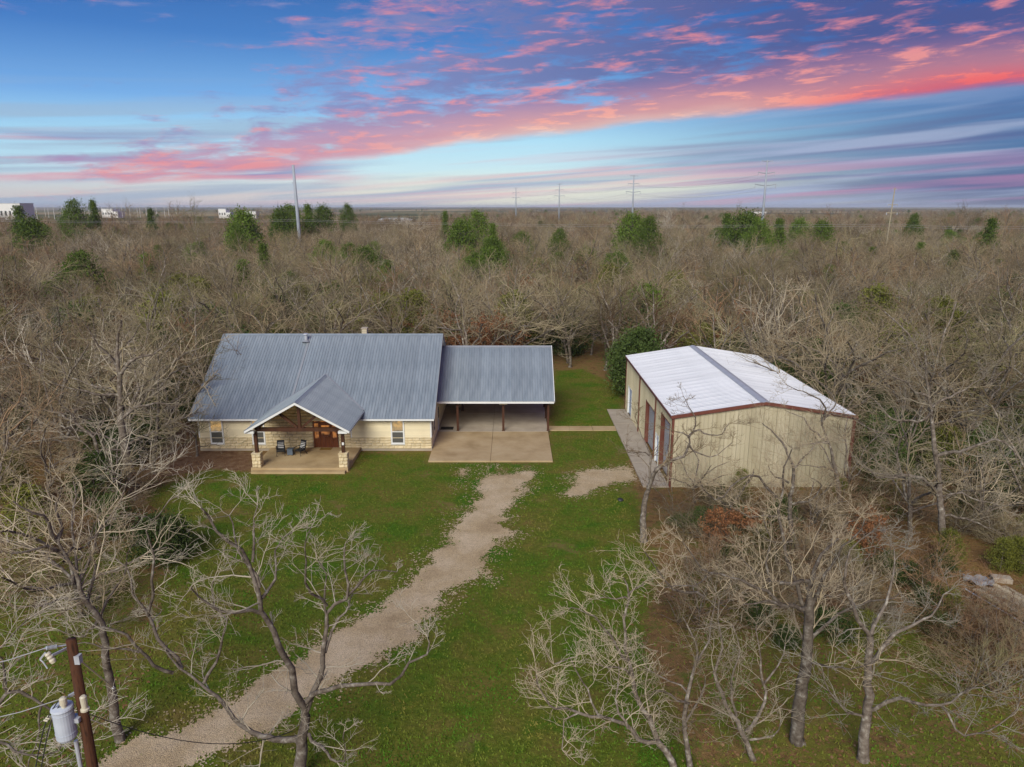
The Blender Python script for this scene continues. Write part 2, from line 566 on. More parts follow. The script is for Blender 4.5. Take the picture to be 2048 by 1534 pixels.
# far land
vf = t.n.new('ShaderNodeTexVoronoi')
vf.inputs['Scale'].default_value = 0.0026
vf.inputs['Randomness'].default_value = 0.9
t.l.new(c, vf.inputs['Vector'])
field = t.ramp(t.noise(vf.outputs['Position'], 0.37, 1), [(.3, L(.06, .055, .03)), (.45, L(.09, .10, .035)), (.55, L(.30, .23, .11)), (.65, L(.13, .095, .06)), (.75, L(.36, .29, .16))])
gn = t.math('ADD', attr(t, 'lawn'), t.math('ADD', t.math('MULTIPLY', t.math('SUBTRACT', nm, 0.5), 1.1), t.math('MULTIPLY', t.math('SUBTRACT', nf, 0.5), 0.8)))
col = t.mix(t.step(gn, 0.32, 0.68), litter, grass)
sn = t.math('ADD', attr(t, 'soil'), t.math('MULTIPLY', t.math('SUBTRACT', nm, 0.5), 1.4))
col = t.mix(t.step(sn, 0.38, 0.66), col, soil)
col = t.mix(attr(t, 'far'), col, field)
t.l.new(col, b.inputs['Base Color'])
bump(t, b, t.math('ADD', nf, t.math('MULTIPLY', nx, 0.6)), 0.7, 0.08)
M['ground'] = m

m, t, b = newmat('grass_blade', 0.8, 0.1)
f = t.noise(coords(t), 0.35, 4, 0.6)
t.l.new(t.ramp(f, [(.36, L(.062, .165, .011)), (.49, L(.115, .168, .018)), (.64, L(.18, .165, .034))]), b.inputs['Base Color'])
M['blade'] = m
m, t, b = newmat('fallen_leaf', 0.9, 0.1)
f = t.noise(coords(t), 3.0, 3, 0.7)
t.l.new(t.ramp(f, [(.3, L(.09, .045, .02)), (.5, L(.19, .10, .045)), (.7, L(.30, .20, .10))]), b.inputs['Base Color'])
M['fallen'] = m
m, t, b = newmat('pond_water', 0.08, 0.5)
b.inputs['Base Color'].default_value = L(.05, .10, .16)
bump(t, b, t.noise(coords(t), 0.8, 3), 0.1, 0.05)
M['water'] = m

# ------------------------------------------------------------------ numpy noise and distance
def vnoise(px, py, seed=0):
    xi, yi = np.floor(px).astype(np.int64), np.floor(py).astype(np.int64)
    fx, fy = px - xi, py - yi
    fx, fy = fx * fx * (3 - 2 * fx), fy * fy * (3 - 2 * fy)

    def h(a, b):
        n = (a * 374761393 + b * 668265263 + seed * 974711) & 0x7fffffff
        n = ((n ^ (n >> 13)) * 1274126177) & 0x7fffffff
        return ((n ^ (n >> 16)) & 0xffff) / 65535.0
    return (h(xi, yi) * (1 - fx) + h(xi + 1, yi) * fx) * (1 - fy) + (h(xi, yi + 1) * (1 - fx) + h(xi + 1, yi + 1) * fx) * fy


def fbm(px, py, octv=4, seed=0):
    s, a, tot = 0, 0.5, 0
    for i in range(octv):
        s = s + a * vnoise(px * 2 ** i, py * 2 ** i, seed + i)
        tot += a
        a *= 0.55
    return s / tot


def sdf(px, py, poly):
    """signed distance to polygon, positive inside"""
    d = np.full(px.shape, 1e9)
    ins = np.zeros(px.shape, dtype=bool)
    n = len(poly)
    for i in range(n):
        ax, ay = poly[i]
        bx, by = poly[(i + 1) % n]
        ex, ey = bx - ax, by - ay
        k = np.clip(((px - ax) * ex + (py - ay) * ey) / (ex * ex + ey * ey + 1e-9), 0, 1)
        d = np.minimum(d, np.hypot(px - ax - k * ex, py - ay - k * ey))
        c = ((ay > py) != (by > py)) & (px < (bx - ax) * (py - ay) / ((by - ay) if abs(by - ay) > 1e-9 else 1e-9) + ax)
        ins ^= c
    return np.where(ins, d, -d)


def gpoly(pix):
    return [tuple(at_z(u, v)[:2]) for u, v in pix]


LAWN = gpoly([(290, 985), (420, 935), (520, 945), (700, 945), (714, 906), (800, 906), (860, 903), (857, 925), (1090, 925), (1098, 865), (1106, 742), (1165, 738),
              (1245, 775), (1250, 830), (1262, 960), (1275, 1000), (1290, 1090), (1325, 1130), (1290, 1250), (1330, 1400), (1400, 1534),
              (1440, 1640), (60, 1640), (250, 1400), (310, 1200), (350, 1060)])
SEMI = [(gpoly([(-60, 1120), (335, 1060), (335, 1640), (-300, 1640)]), 0.62),
        (gpoly([(1300, 1090), (1480, 1150), (1760, 1200), (2100, 1360), (2200, 1640), (1380, 1640)]), 0.56),
        (gpoly([(330, 760), (415, 770), (395, 900), (300, 930), (240, 860)]), 0.50),
        (gpoly([(1700, 860), (2100, 830), (2100, 1010), (1720, 1030)]), 0.55)]
SOIL = [gpoly([(290, 960), (300, 905), (400, 880), (508, 905), (506, 946), (420, 938)]), gpoly([(300, 840), (392, 830), (394, 900), (310, 920)])]


def lawn_value(px, py):
    val = np.clip(sdf(px, py, LAWN) / 2.4 + 0.5, 0, 1)
    for p, k in SEMI:
        val = np.maximum(val, k * np.clip(sdf(px, py, p) / 4.0 + 0.5, 0, 1))
    return val


def soil_value(px, py):
    val = np.zeros(px.shape)
    for p in SOIL:
        val = np.maximum(val, np.clip(sdf(px, py, p) / 1.6 + 0.5, 0, 1))
    return val


def terrain(px, py):
    d = np.hypot(px, py)
    k = np.clip((d - 900) / 4000, 0, 1)
    far = k * k * (fbm(px / 1500 + 3.1, py / 1500, 3, 5) * 26 - 9)
    return far


# one ground sheet with a fine middle
def axis(lo, hi, step, out, grow=1.25):
    a = list(np.arange(lo, hi + step / 2, step))
    s = step
    left, right = [a[0]], [a[-1]]
    while right[-1] < out:
        s *= grow
        right.append(right[-1] + s)
        left.append(left[-1] - s)
    return np.array(left[:0:-1] + a + right[1:])


gx, gy = axis(-44, 34, 0.6, 16000), axis(12, 92, 0.6, 16000)
GX, GY = np.meshgrid(gx, gy)
vx, vy = GX.ravel(), GY.ravel()
verts = np.stack([vx, vy, terrain(vx, vy)], 1)
nx_, ny_ = len(gx), len(gy)
idx = np.arange(nx_ * ny_).reshape(ny_, nx_)
faces = np.stack([idx[:-1, :-1], idx[:-1, 1:], idx[1:, 1:], idx[1:, :-1]], -1).reshape(-1, 4)
gm = np_mesh('ground', verts, faces, M['ground'], True)
for nm_, val in (('lawn', lawn_value(vx, vy)), ('soil', soil_value(vx, vy)), ('far', np.clip((np.hypot(vx, vy) - 500) / 300, 0, 1))):
    a = gm.attributes.new(nm_, 'FLOAT', 'POINT')
    a.data.foreach_set('value', val.astype(np.float32))
ground = bpy.data.objects.new('ground', gm)
COL.objects.link(ground)
tag(ground, kind='structure')

# gravel driveway with a ragged edge
DRIVE = gpoly([(959, 957), (951, 1000), (932, 1025), (902, 1041), (894, 1055), (896, 1074), (872, 1100), (816, 1153), (765, 1204), (711, 1240),
               (657, 1269), (552, 1326), (458, 1384), (404, 1420), (361, 1443), (293, 1469), (215, 1504), (120, 1560), (60, 1600), (300, 1600),
               (400, 1534), (440, 1511), (512, 1485), (552, 1460), (599, 1431), (639, 1402), (693, 1363), (747, 1337), (808, 1298), (830, 1280),
               (850, 1255), (877, 1240), (893, 1208), (905, 1189), (940, 1172), (968, 1162), (973, 1143), (968, 1126), (1003, 1099), (1009, 1077),
               (1042, 1063), (1003, 1050), (1025, 1011), (1039, 995), (1058, 976), (1074, 951), (1069, 939), (1028, 946), (979, 948)])
SPUR = gpoly([(1122, 990), (1138, 962), (1152, 946), (1190, 937), (1255, 932), (1282, 938), (1278, 960), (1230, 968), (1190, 985), (1160, 993)])
PATCH = gpoly([(918, 978), (919, 936), (934, 935), (928, 962)])
PATCH2 = gpoly([(958, 937), (962, 931), (980, 930), (982, 939)])


def drive_value(px, py):
    v = np.maximum(np.maximum(sdf(px, py, DRIVE), sdf(px, py, SPUR)), np.maximum(sdf(px, py, PATCH), sdf(px, py, PATCH2)) - 0.05)
    return v - 0.22 + (fbm(px * 0.9, py * 0.9, 4, 11) - 0.5) * 1.6


cs = 0.055
rg = np.random.default_rng(3)
cx, cy = np.meshgrid(np.arange(-18, 11, cs), np.arange(18, 51.5, cs))
dv = drive_value(cx, cy)
fine = fbm(cx * 7.5, cy * 7.5, 3, 21) * .55 + rg.random(cx.shape) * .45
keep = (dv + (fine - 0.5) * 1.1 > 0) | ((dv > -1.3) & (fine > 0.62 - dv * 0.16))
ii = np.argwhere(keep)
gxn, gyn = cx.shape[1] + 1, cx.shape[0] + 1
jx, jy = np.meshgrid(np.arange(gxn) * cs - 18 - cs / 2, np.arange(gyn) * cs + 18 - cs / 2)
rg = np.random.default_rng(3)
jx = jx + rg.uniform(-.022, .022, jx.shape)
jy = jy + rg.uniform(-.022, .022, jy.shape)
vid = ii[:, 0] * gxn + ii[:, 1]
fq = np.stack([vid, vid + 1, vid + gxn + 1, vid + gxn], 1)
used, inv = np.unique(fq.ravel(), return_inverse=True)
dz = 0.006 + 0.03 * fbm(jx.ravel()[used] * 1.3, jy.ravel()[used] * 1.3, 3, 8)
dverts = np.stack([jx.ravel()[used], jy.ravel()[used], dz], 1)
dm = np_mesh('driveway', dverts, inv.reshape(-1, 4), M['gravel'], True)
drive = bpy.data.objects.new('driveway', dm)
COL.objects.link(drive)
tag(drive, kind='structure')

# grass blades and fallen leaves on the ground sheet
rg = np.random.default_rng(7)


def scatter_tris(name, px, py, hgt, wid, mat, flat=False):
    n = len(px)
    a = rg.uniform(0, 2 * np.pi, n)
    ww = wid * rg.uniform(.6, 1.4, n)
    hh = hgt * rg.uniform(.5, 1.5, n)
    lean = rg.uniform(-.8, .8, (n, 2)) * hh[:, None]
    ca, sa = np.cos(a) * ww, np.sin(a) * ww
    z0 = np.full(n, 0.0)
    if flat:
        v = np.stack([np.stack([px - ca, py - sa, z0 + .012], 1), np.stack([px + sa * .6, py - ca * .6, z0 + rg.uniform(.01, .05, n)], 1),
                      np.stack([px + ca, py + sa, z0 + rg.uniform(.01, .06, n)], 1), np.stack([px - sa * .6, py + ca * .6, z0 + .015], 1)], 1)
        f = np.arange(n * 4).reshape(-1, 4)
    else:
        v = np.stack([np.stack([px - ca, py - sa, z0 - .01], 1), np.stack([px + ca, py + sa, z0 - .01], 1), np.stack([px + lean[:, 0], py + lean[:, 1], hh], 1)], 1)
        f = np.arange(n * 3).reshape(-1, 3)
    o = bpy.data.objects.new(name, np_mesh(name, v.reshape(-1, 3), f, mat))
    COL.objects.link(o)
    return o


PAD_BOXES = [(-25.2, -6, 52, 68.5), (-19, -11.6, 47.2, 53), (-6.4, 3.25, 49.7, 67.8), (3, 9, 57, 59), (8.8, 23, 44.9, 65)]


def off_pads(px, py):
    ok = np.ones(px.shape, dtype=bool)
    for a, b_, c_, d_ in PAD_BOXES:
        ok &= ~((px > a) & (px < b_) & (py > c_) & (py < d_))
    return ok


n = 190000
py = 17 + 68 * rg.random(n) ** 1.5
px = rg.uniform(-1, 1, n) * (6 + py * 0.78)
lv, dv = lawn_value(px, py), drive_value(px, py)
ok = (rg.random(n) < np.clip(lv * 1.4 - 0.25, 0, 1)) & (dv + rg.normal(0, .35, n) < -0.02) & off_pads(px, py) & (soil_value(px, py) < rg.random(n))
tag(scatter_tris('grass', px[ok], py[ok], 0.075, 0.035, M['blade']), 'short patchy lawn grass round the house and driveway', 'grass', kind='stuff')
n = 90000
py = 17 + 75 * rg.random(n) ** 1.3
px = rg.uniform(-1, 1, n) * (6 + py * 0.78)
lv, dv = lawn_value(px, py), drive_value(px, py)
ok = (rg.random(n) > lv * 1.25 - 0.03) & (dv < -0.2) & off_pads(px, py)
tag(scatter_tris('fallen_leaves', px[ok], py[ok], 0.05, 0.07, M['fallen'], True), 'brown fallen leaves littering the ground under the bare trees', 'leaves', kind='stuff')

# concrete: carport pad, walk, workshop apron
pad = MB().box(-6.24, 3.02, 50.0, 50.02, -.1, .05).build('concrete_pad', M['concrete'])
tag(pad, kind='structure')
for (xa, xb) in ((-6.24, -1.62), (-1.60, 3.04)):
    for k, (ya, yb) in enumerate(((49.92, 57.0), (57.02, 62.3), (62.32, 67.6))):
        MB().box(xa, xb, ya, yb, -.1, .118 + .004 * k).build('slab_panel', M['concrete'] if k == 0 else M['concrete_grey'], pad, bevel=0.01)
walk = MB().box(3.05, 4.9, 57.55, 58.75, -.1, .06).build('walkway', M['concrete'])
tag(walk, kind='structure')
for k in range(2):
    MB().box(4.92 + k * 2.0, 6.9 + k * 2.0 - .02, 57.55, 58.75, -.1, .06).build('slab_panel', M['concrete'], walk)
apron = MB().box(8.9, 10.66, 45.0, 45.02, -.1, .06).build('apron', M['concrete_grey'])
tag(apron, kind='structure')
ya = 45.03
for L_ in (4.6, 4.7, 5.0, 4.6):
    MB().box(8.9, 10.66, ya, ya + L_ - .05, -.1, .10).build('slab_panel', M['concrete_grey'], apron, bevel=0.01)
    ya += L_


# ------------------------------------------------------------------ roof and wall sheet metal
def sheet_profile(width, pitch, rise, ribw):
    """points (x, h) across a ribbed sheet"""
    n = max(1, round(width / pitch))
    p = width / n
    pts = []
    for i in range(n):
        a = i * p
        pts += [(a, rise), (a + ribw * .5, rise), (a + ribw, 0), (a + p * .5, .0), (a + p - ribw * .5, 0)]
    pts.append((width, rise))
    return pts


def ribbed(a, across, down, pitch=.23, rise=.032, ribw=.045, mat=None, lift=0.0):
    """mesh of one ribbed sheet: corner a, vectors across and down"""
    A, D = Vector(across), Vector(down)
    Wd = A.length
    n = A.cross(D).normalized()
    if n.z < -0.01:
        n = -n
    u = A / Wd
    v, f = [], []
    pr = sheet_profile(Wd, pitch, rise, ribw)
    for (s_, h_) in pr:
        p = Vector(a) + u * s_ + n * (h_ + lift)
        v += [tuple(p), tuple(p + D)]
    for i in range(len(pr) - 1):
        f.append((2 * i, 2 * i + 1, 2 * i + 3, 2 * i + 2))
    m = MB()
    m.v, m.f = v, f
    return m


def roof_sheets(parent, x0, x1, eave, ridge, mat, width=.9144, pitch=.23):
    """sheets on one slope; eave and ridge are (y, z); the run is along x"""
    n = round((x1 - x0) / width)
    w_ = (x1 - x0) / n
    D = Vector((0, ridge[0] - eave[0], ridge[1] - eave[1]))
    me = ribbed((0, 0, 0), (w_ - .004, 0, 0), D, pitch).mesh('roof_panel', mat)
    for i in range(n):
        place('roof_panel', me, parent, (x0 + i * w_, eave[0], eave[1] + (i % 2) * .003))


# ------------------------------------------------------------------ house
house = thing('house', 'long cream and limestone house with grey metal gable roof and gabled front porch', 'house', (-15.35, 60.2, 0))
HP = Vector((-15.35, 60.2, 0))


def hp(name, mb, mat, parent=None, **kw):
    """part given in world coordinates"""
    off = HP
    mb.v = [(a - off.x, b_ - off.y, c_ - off.z) for a, b_, c_ in mb.v]
    return mb.build(name, mat, parent or house, **kw)


RX0, RX1 = -24.74, -5.97
EY, EZ, RY, RZ = 52.0, 2.74, 60.19, 7.875
BY = RY + (RY - EY)
WX0, WX1, WY, WYB = -24.3, -6.25, 52.5, 67.9
SL = (RZ - EZ) / (RY - EY)
hp('foundation', MB().box(WX0 - .02, WX1 + .02, WY - .02, WYB, -.2, .2), M['concrete_grey'])
front = hp('wall', MB().box(WX0, WX1, WY, WY + .25, .2, 2.9), M['mortar'])
hp('wall', MB().box(WX0, WX1, WYB - .25, WYB, .2, 2.9), M['siding'])
for xa, xb in ((WX0, WX0 + .25), (WX1 - .25, WX1)):
    def zr(y_):
        return EZ + SL * (min(y_, 2 * RY - y_) - EY) - .12
    hp('wall', MB().prism([(xa, WY + .26, .2), (xa, WYB - .26, .2), (xa, WYB - .26, zr(WYB)), (xa, RY, zr(RY)), (xa, WY + .26, zr(WY))], (xb - xa, 0, 0)), M['siding'])
roof = hp('roof', MB().prism([(RX0, EY, EZ - .14), (RX0, EY, EZ - .02), (RX0, RY, RZ - .02), (RX0, BY, EZ - .02), (RX0, BY, EZ - .14), (RX0, RY, RZ - .16)], (RX1 - RX0, 0, 0)), M['trim_white'])


def local_sheets(parent, x0, x1, eave, ridge, mat, off, **kw):
    roof_sheets(parent, x0 - off.x, x1 - off.x, (eave[0] - off.y, eave[1]), (ridge[0] - off.y, ridge[1]), mat, **kw)


local_sheets(roof, RX0 - .01, -17.28, (EY - .02, EZ), (RY, RZ), M['roof'], HP)
local_sheets(roof, -17.275, RX1 + .01, (EY - .02, EZ), (RY, RZ), M['roof'], HP)
local_sheets(roof, RX0 - .01, RX1 + .01, (BY + .02, EZ), (RY, RZ), M['roof'], HP)
hp('lap_seam', MB().bar((-17.28, EY - .02, EZ + .025), (-17.28, RY, RZ + .025), .15, .06), M['trim_grey'], roof)
hp('ridge_cap', MB().prism([(RX0 - .02, RY - .22, RZ - .10), (RX0 - .02, RY, RZ + .045), (RX0 - .02, RY + .22, RZ - .10), (RX0 - .02, RY, RZ + .02)], (RX1 - RX0 + .04, 0, 0)), M['roof'], roof)
for xx in (RX0 - .03, RX1 + .03):
    for a_, b_ in (((EY - .03, EZ), (RY, RZ)), ((BY + .03, EZ), (RY, RZ))):
        hp('rake_trim', MB().bar((xx, a_[0], a_[1] - .03), (xx, b_[0], b_[1] - .03), .05, .16), M['trim_grey'], roof)
for yy, s_ in ((EY - .04, 1), (BY + .04, -1)):
    hp('gutter', MB().box(RX0, RX1, yy - .05, yy + .04, EZ - .13, EZ - .01), M['trim_white'], roof)

# stones and boards of the front wall
WIN = [(-23.36, -22.42), (-20.12, -19.22), (-9.33, -8.40)]
DOORX = (-15.40, -13.50)
ST0, ST1 = -19.16, -12.52
PX, PYF, PZR, PZE, PHW = -15.12, 47.5, 5.28, 3.20, 3.67
PSL = (PZR - PZE) / PHW


def porch_under(x_):
    return PZR - abs(x_ - PX) * PSL - .2


GYF = EY - .14      # the porch gable wall stands just clear of the main eave
gab = hp('wall', MB().prism([(ST0 - .02, GYF, 2.62), (ST1 + .02, GYF, 2.62), (ST1 + .02, GYF, porch_under(ST1)), (PX, GYF, PZR - .25), (ST0 - .02, GYF, porch_under(ST0))], (0, .1, 0)), M['mortar'])
rs = random.Random(5)
stone_meshes = []
for k in range(14):
    bm = bmesh.new()
    bmesh.ops.create_cube(bm, size=1.0)
    for v in bm.verts:
        v.co.x += rs.uniform(-.012, .012)
        v.co.z += rs.uniform(-.05, .05)
        if v.co.y < 0:
            v.co.x *= .975
            v.co.z *= .9
            v.co.y += rs.uniform(-.12, .12)
    me = bpy.data.meshes.new('stone')
    bm.to_mesh(me)
    bm.free()
    me.materials.append(M['stone'])
    stone_meshes.append(me)


def blocked(a, b_, z0, z1):
    for p, q_ in WIN:
        if b_ > p - .08 and a < q_ + .08 and z1 > .58 and z0 < 2.56:
            return True
    return b_ > DOORX[0] - .06 and a < DOORX[1] + .06 and z0 < 2.78


def cut_spans(a, b_, z0, z1):
    """pieces of a course between a and b_ that miss windows and door"""
    holes = [(p - .07, q_ + .07) for p, q_ in WIN if z1 > .58 and z0 < 2.56]
    if z0 < 2.6:
        holes.append((DOORX[0] - .05, DOORX[1] + .05))
    cur, out = a, []
    for p, q_ in sorted(holes):
        if q_ <= cur or p >= b_:
            continue
        if p > cur + .05:
            out.append((cur, p))
        cur = max(cur, q_)
    if b_ > cur + .05:
        out.append((cur, b_))
    return out


def stone_course(xa, xb, z0, h, parent, yf=WY):
    for a, b_ in cut_spans(xa, xb, z0, z0 + h):
        c_ = a
        while c_ < b_ - .03:
            L_ = rs.uniform(.42, .85)
            if b_ - (c_ + L_) < .3:
                L_ = b_ - c_
            d_ = .09 + rs.uniform(0, .03)
            place('stone', rs.choice(stone_meshes), parent, (c_ + L_ / 2 - HP.x, yf - .02 - HP.y, z0 + h / 2), (0, 0, 0), (L_ - .02, d_, h - .018))
            c_ += L_


zz = .2
for h in (.20, .23, .20, .22):
    stone_course(WX0 + .02, ST0, zz, h, front)
    stone_course(ST1, WX1 - .02, zz, h, front)
    zz += h
zz = .2
for h in (.22, .24, .23, .25, .22, .24, .23, .22, .25, .23, .24, .24):
    if zz < 2.55:
        stone_course(ST0, ST1, zz, h, front)
    else:
        half = max(.2, (PZR - .25 - zz - h * .5) / PSL)
        stone_course(max(ST0, PX - half), min(ST1, PX + half), zz, h, gab, GYF)
    zz += h
while zz < PZR - .55:
    half = (PZR - .3 - zz - .12) / PSL
    if half > .3:
        stone_course(PX - half, PX + half, zz, .23, gab, GYF)
    zz += .23
hp('ledge', MB().box(WX0 - .01, ST0, WY - .075, WY, 1.055, 1.10), M['stone'], front)
hp('ledge', MB().box(ST1, WX1 + .01, WY - .075, WY, 1.055, 1.10), M['stone'], front)


def siding(xa, xb, z0, z1, parent):
    zc_ = z0
    while zc_ < z1 - .04:
        h = min(.165, z1 - zc_)
        for a, b_ in cut_spans(xa, xb, zc_, zc_ + h):
            hp('siding_board', MB().prism([(a, WY, zc_), (a, WY - .035, zc_), (a, WY - .014, zc_ + h - .004), (a, WY, zc_ + h - .004)], (b_ - a, 0, 0)), M['siding'], parent)
        zc_ += h


siding(WX0 + .1, ST0 - .02, 1.105, EZ - .1, front)
siding(ST1 + .1, WX1 - .1, 1.105, EZ - .1, front)
for xx in (WX0 - .01, ST1, WX1 - .09):
    hp('corner_board', MB().box(xx, xx + .1, WY - .05, WY + .04, 1.105, EZ - .1), M['trim_white'], front)
hp('soffit', MB().box(RX0 + .05, RX1 - .05, EY + .01, WY - .001, EZ - .17, EZ - .145), M['trim_white'])


def window(xa, xb, z0, z1, lit, parent=house):
    wn = hp('window', MB().box(xa, xb, WY - .02, WY + .0, z0, z1), M['dark_inside'], parent)
    fr_ = MB()
    fr_.box(xa - .06, xa + .05, WY - .09, WY - .021, z0 - .06, z1 + .08)
    fr_.box(xb - .05, xb + .06, WY - .09, WY - .021, z0 - .06, z1 + .08)
    fr_.box(xa + .05, xb - .05, WY - .088, WY - .021, z1 - .05, z1 + .08)
    fr_.box(xa + .05, xb - .05, WY - .088, WY - .021, z0 - .06, z0 + .05)
    zm = (z0 + z1) / 2
    fr_.box(xa + .05, xb - .05, WY - .08, WY - .021, zm - .03, zm + .03)
    hp('frame', fr_, M['trim_white'], wn)
    hp('sill', MB().box(xa - .09, xb + .09, WY - .13, WY - .09, z0 - .09, z0 - .055), M['trim_white'], wn)
    hp('pane', MB().box(xa + .05, xb - .05, WY - .05, WY - .045, zm + .03, z1 - .05), M['pane_lit'] if lit else M['pane'], wn)
    hp('pane', MB().box(xa + .05, xb - .05, WY - .052, WY - .047, z0 + .05, zm - .03), M['pane_screen'], wn)


window(*WIN[0], .64, 2.5, True)
window(*WIN[1], .64, 2.5, True)
window(*WIN[2], .64, 2.5, True)

# entrance: door, two sidelights, transoms
ent = hp('entrance', MB().box(DOORX[0], DOORX[1], WY - .03, WY + .0, .3, 2.72), M['door_wood'])
dx0, dx1 = DOORX
fr_ = MB()
for xx in (dx0, dx0 + .42, dx1 - .52, dx1 - .1):
    fr_.box(xx, xx + .1, WY - .10, WY - .031, .3, 2.72)
fr_.box(dx0, dx1, WY - .098, WY - .031, 2.26, 2.38)
fr_.box(dx0, dx1, WY - .098, WY - .031, 2.62, 2.72)
hp('frame', fr_, M['door_wood'], ent)
leaf = hp('door', MB().box(dx0 + .53, dx1 - .53, WY - .075, WY - .031, .3, 2.25), M['door_wood'], ent, bevel=.006)
for xa, xb in ((dx0 + .11, dx0 + .41), (dx1 - .41, dx1 - .11)):
    hp('sidelight', MB().box(xa, xb, WY - .06, WY - .031, 1.05, 2.25), M['pane_lamp'], ent)
    hp('panel', MB().box(xa, xb, WY - .065, WY - .031, .32, 1.02), M['door_wood'], ent)
    hp('transom', MB().box(xa, xb, WY - .06, WY - .031, 2.39, 2.61), M['pane_lamp'], ent)
hp('transom', MB().box(dx0 + .53, dx1 - .53, WY - .06, WY - .031, 2.39, 2.61), M['pane_lamp'], ent)
hp('door_glass', MB().box(dx0 + .64, dx1 - .64, WY - .085, WY - .076, 1.35, 2.1), M['pane_lamp'], ent)
for xa in (dx0 + .63, (dx0 + dx1) / 2 + .03):
    hp('panel', MB().box(xa, xa + .27, WY - .09, WY - .076, .45, 1.2), M['door_wood'], ent, bevel=.01)
hp('handle', MB().tube([(dx1 - .62, WY - .11, 1.15), (dx1 - .62, WY - .11, 1.45)], .015), M['black'], ent)

# porch floor, step, piers, timber truss, roof
pf = hp('porch_floor', MB().box(-18.75, -11.78, 47.95, WY - .022, -.1, .3), M['concrete'], bevel=.01)
hp('step', MB().box(-18.62, -11.92, 47.52, 47.949, -.1, .16), M['concrete'], pf, bevel=.01)
for xc in (-18.33, -12.11):
    pier = hp('porch_pier', MB().box(xc - .24, xc + .24, 48.0 + .06, 48.0 + .54, .3, 1.30), M['mortar'])
    z_ = .3
    for h in (.24, .26, .25, .25):
        k = rs.uniform(-.12, .12)
        for a, b_ in ((xc - .3, xc + k), (xc + k, xc + .3)):
            place('stone', rs.choice(stone_meshes), pier, ((a + b_) / 2 - HP.x, 48.03 - HP.y, z_ + h / 2), (0, 0, 0), (b_ - a - .02, .10, h - .018))
        for sx in (-1, 1):
            place('stone', rs.choice(stone_meshes), pier, (xc + sx * .265 - HP.x, 48.31 - HP.y, z_ + h / 2), (0, 0, sx * math.pi / 2), (.50, .09, h - .018))
        z_ += h
    hp('pier_cap', MB().box(xc - .33, xc + .33, 47.96, 48.64, 1.30, 1.37), M['stone'], pier, bevel=.015)
    hp('porch_post', MB().box(xc - .11, xc + .11, 48.19, 48.41, 1.37, 2.96), M['wood'])
    hp('return_box', MB().box(xc - .5 if xc < PX else xc - .14, xc + .14 if xc < PX else xc + .5, 47.62, 47.95, 2.98, 3.14), M['trim_white'])
hp('beam', MB().box(-18.2, -12.2, 48.17, 48.43, 2.96, 3.22), M['wood'])
for xa in (-18.33, -12.11):
    hp('side_beam', MB().box(xa - .1, xa + .1, 48.44, WY - .1, 2.962, 3.2), M['wood'])
hp('king_post', MB().bar((PX, 48.3, 3.22), (PX, 48.3, PZR - .14), .2, .2), M['wood'])
hp('brace', MB().bar((PX - .17, 48.3, 3.24), (PX - 1.42, 48.3, PZR - 1.42 * PSL - .18), .17, .17, up=(0, 1, 0)), M['wood'])
hp('brace', MB().bar((PX + .17, 48.3, 3.24), (PX + 1.42, 48.3, PZR - 1.42 * PSL - .18), .17, .17, up=(0, 1, 0)), M['wood'])
pr = hp('porch_roof', MB().prism([(PX - PHW, PYF + .05, PZE - .12), (PX - PHW, PYF + .05, PZE - .02), (PX, PYF + .05, PZR - .02), (PX + PHW, PYF + .05, PZE - .02), (PX + PHW, PYF + .05, PZE - .12), (PX, PYF + .05, PZR - .14)], (0, 5.0, 0)), M['trim_white'])
npan = 9
wp = (56.1 - PYF) / npan
for sx in (-1, 1):
    me = ribbed((0, 0, 0), (0, wp - .004, 0), (-sx * PHW, 0, PZR - PZE), .23).mesh('roof_panel', M['roof'])
    for i in range(npan):
        place('roof_panel', me, pr, (PX + sx * PHW - HP.x, PYF + i * wp - HP.y, PZE + (i % 2) * .003))
    hp('fascia', MB().bar((PX + sx * (PHW + .02), PYF + .01, PZE - .07), (PX, PYF + .01, PZR - .07), .04, .16, up=(0, 1, 0)) if False else
       MB().prism([(PX + sx * (PHW + .02), PYF - .01, PZE - .17), (PX + sx * (PHW + .02), PYF - .01, PZE + .0), (PX, PYF - .01, PZR + .0), (PX, PYF - .01, PZR - .17)], (0, .05, 0)), M['trim_white'], pr)
    hp('gutter', MB().box(PX + sx * (PHW + .03) - .04, PX + sx * (PHW + .03) + .04, PYF + .05, 52.6, PZE - .12, PZE - .01), M['trim_grey'], pr)
    # valley flashing
    ax, ay = PX + sx * PHW, EY + (PZE - EZ) / SL
    bx, by = PX, EY + (PZR - EZ) / SL
    hp('valley_flashing', MB().bar((ax, ay - .05, PZE + .05), (bx, by - .05, PZR + .05), .16, .012), M['trim_grey'], pr)
hp('ridge_cap', MB().prism([(PX - .2, PYF - .02, PZR - .09), (PX, PYF - .02, PZR + .045), (PX + .2, PYF - .02, PZR - .09), (PX, PYF - .02, PZR + .02)], (0, 56.0 - PYF, 0)), M['roof'], pr)
hp('porch_ceiling', MB().prism([(PX - PHW + .2, 48.6, PZE - .04), (PX, 48.6, PZR - .17), (PX + PHW - .2, 48.6, PZE - .04), (PX, 48.6, PZR - .15)], (0, 3.2, 0)), M['siding'])
hp('pendant_lamp', MB().tube([(PX + .7, 50.4, 4.6), (PX + .7, 50.4, 3.3)], .012, 6), M['black'])
hp('door_notice', MB().box(-12.16, -12.02, 48.165, 48.185, 1.95, 2.15), M['trim_white'])

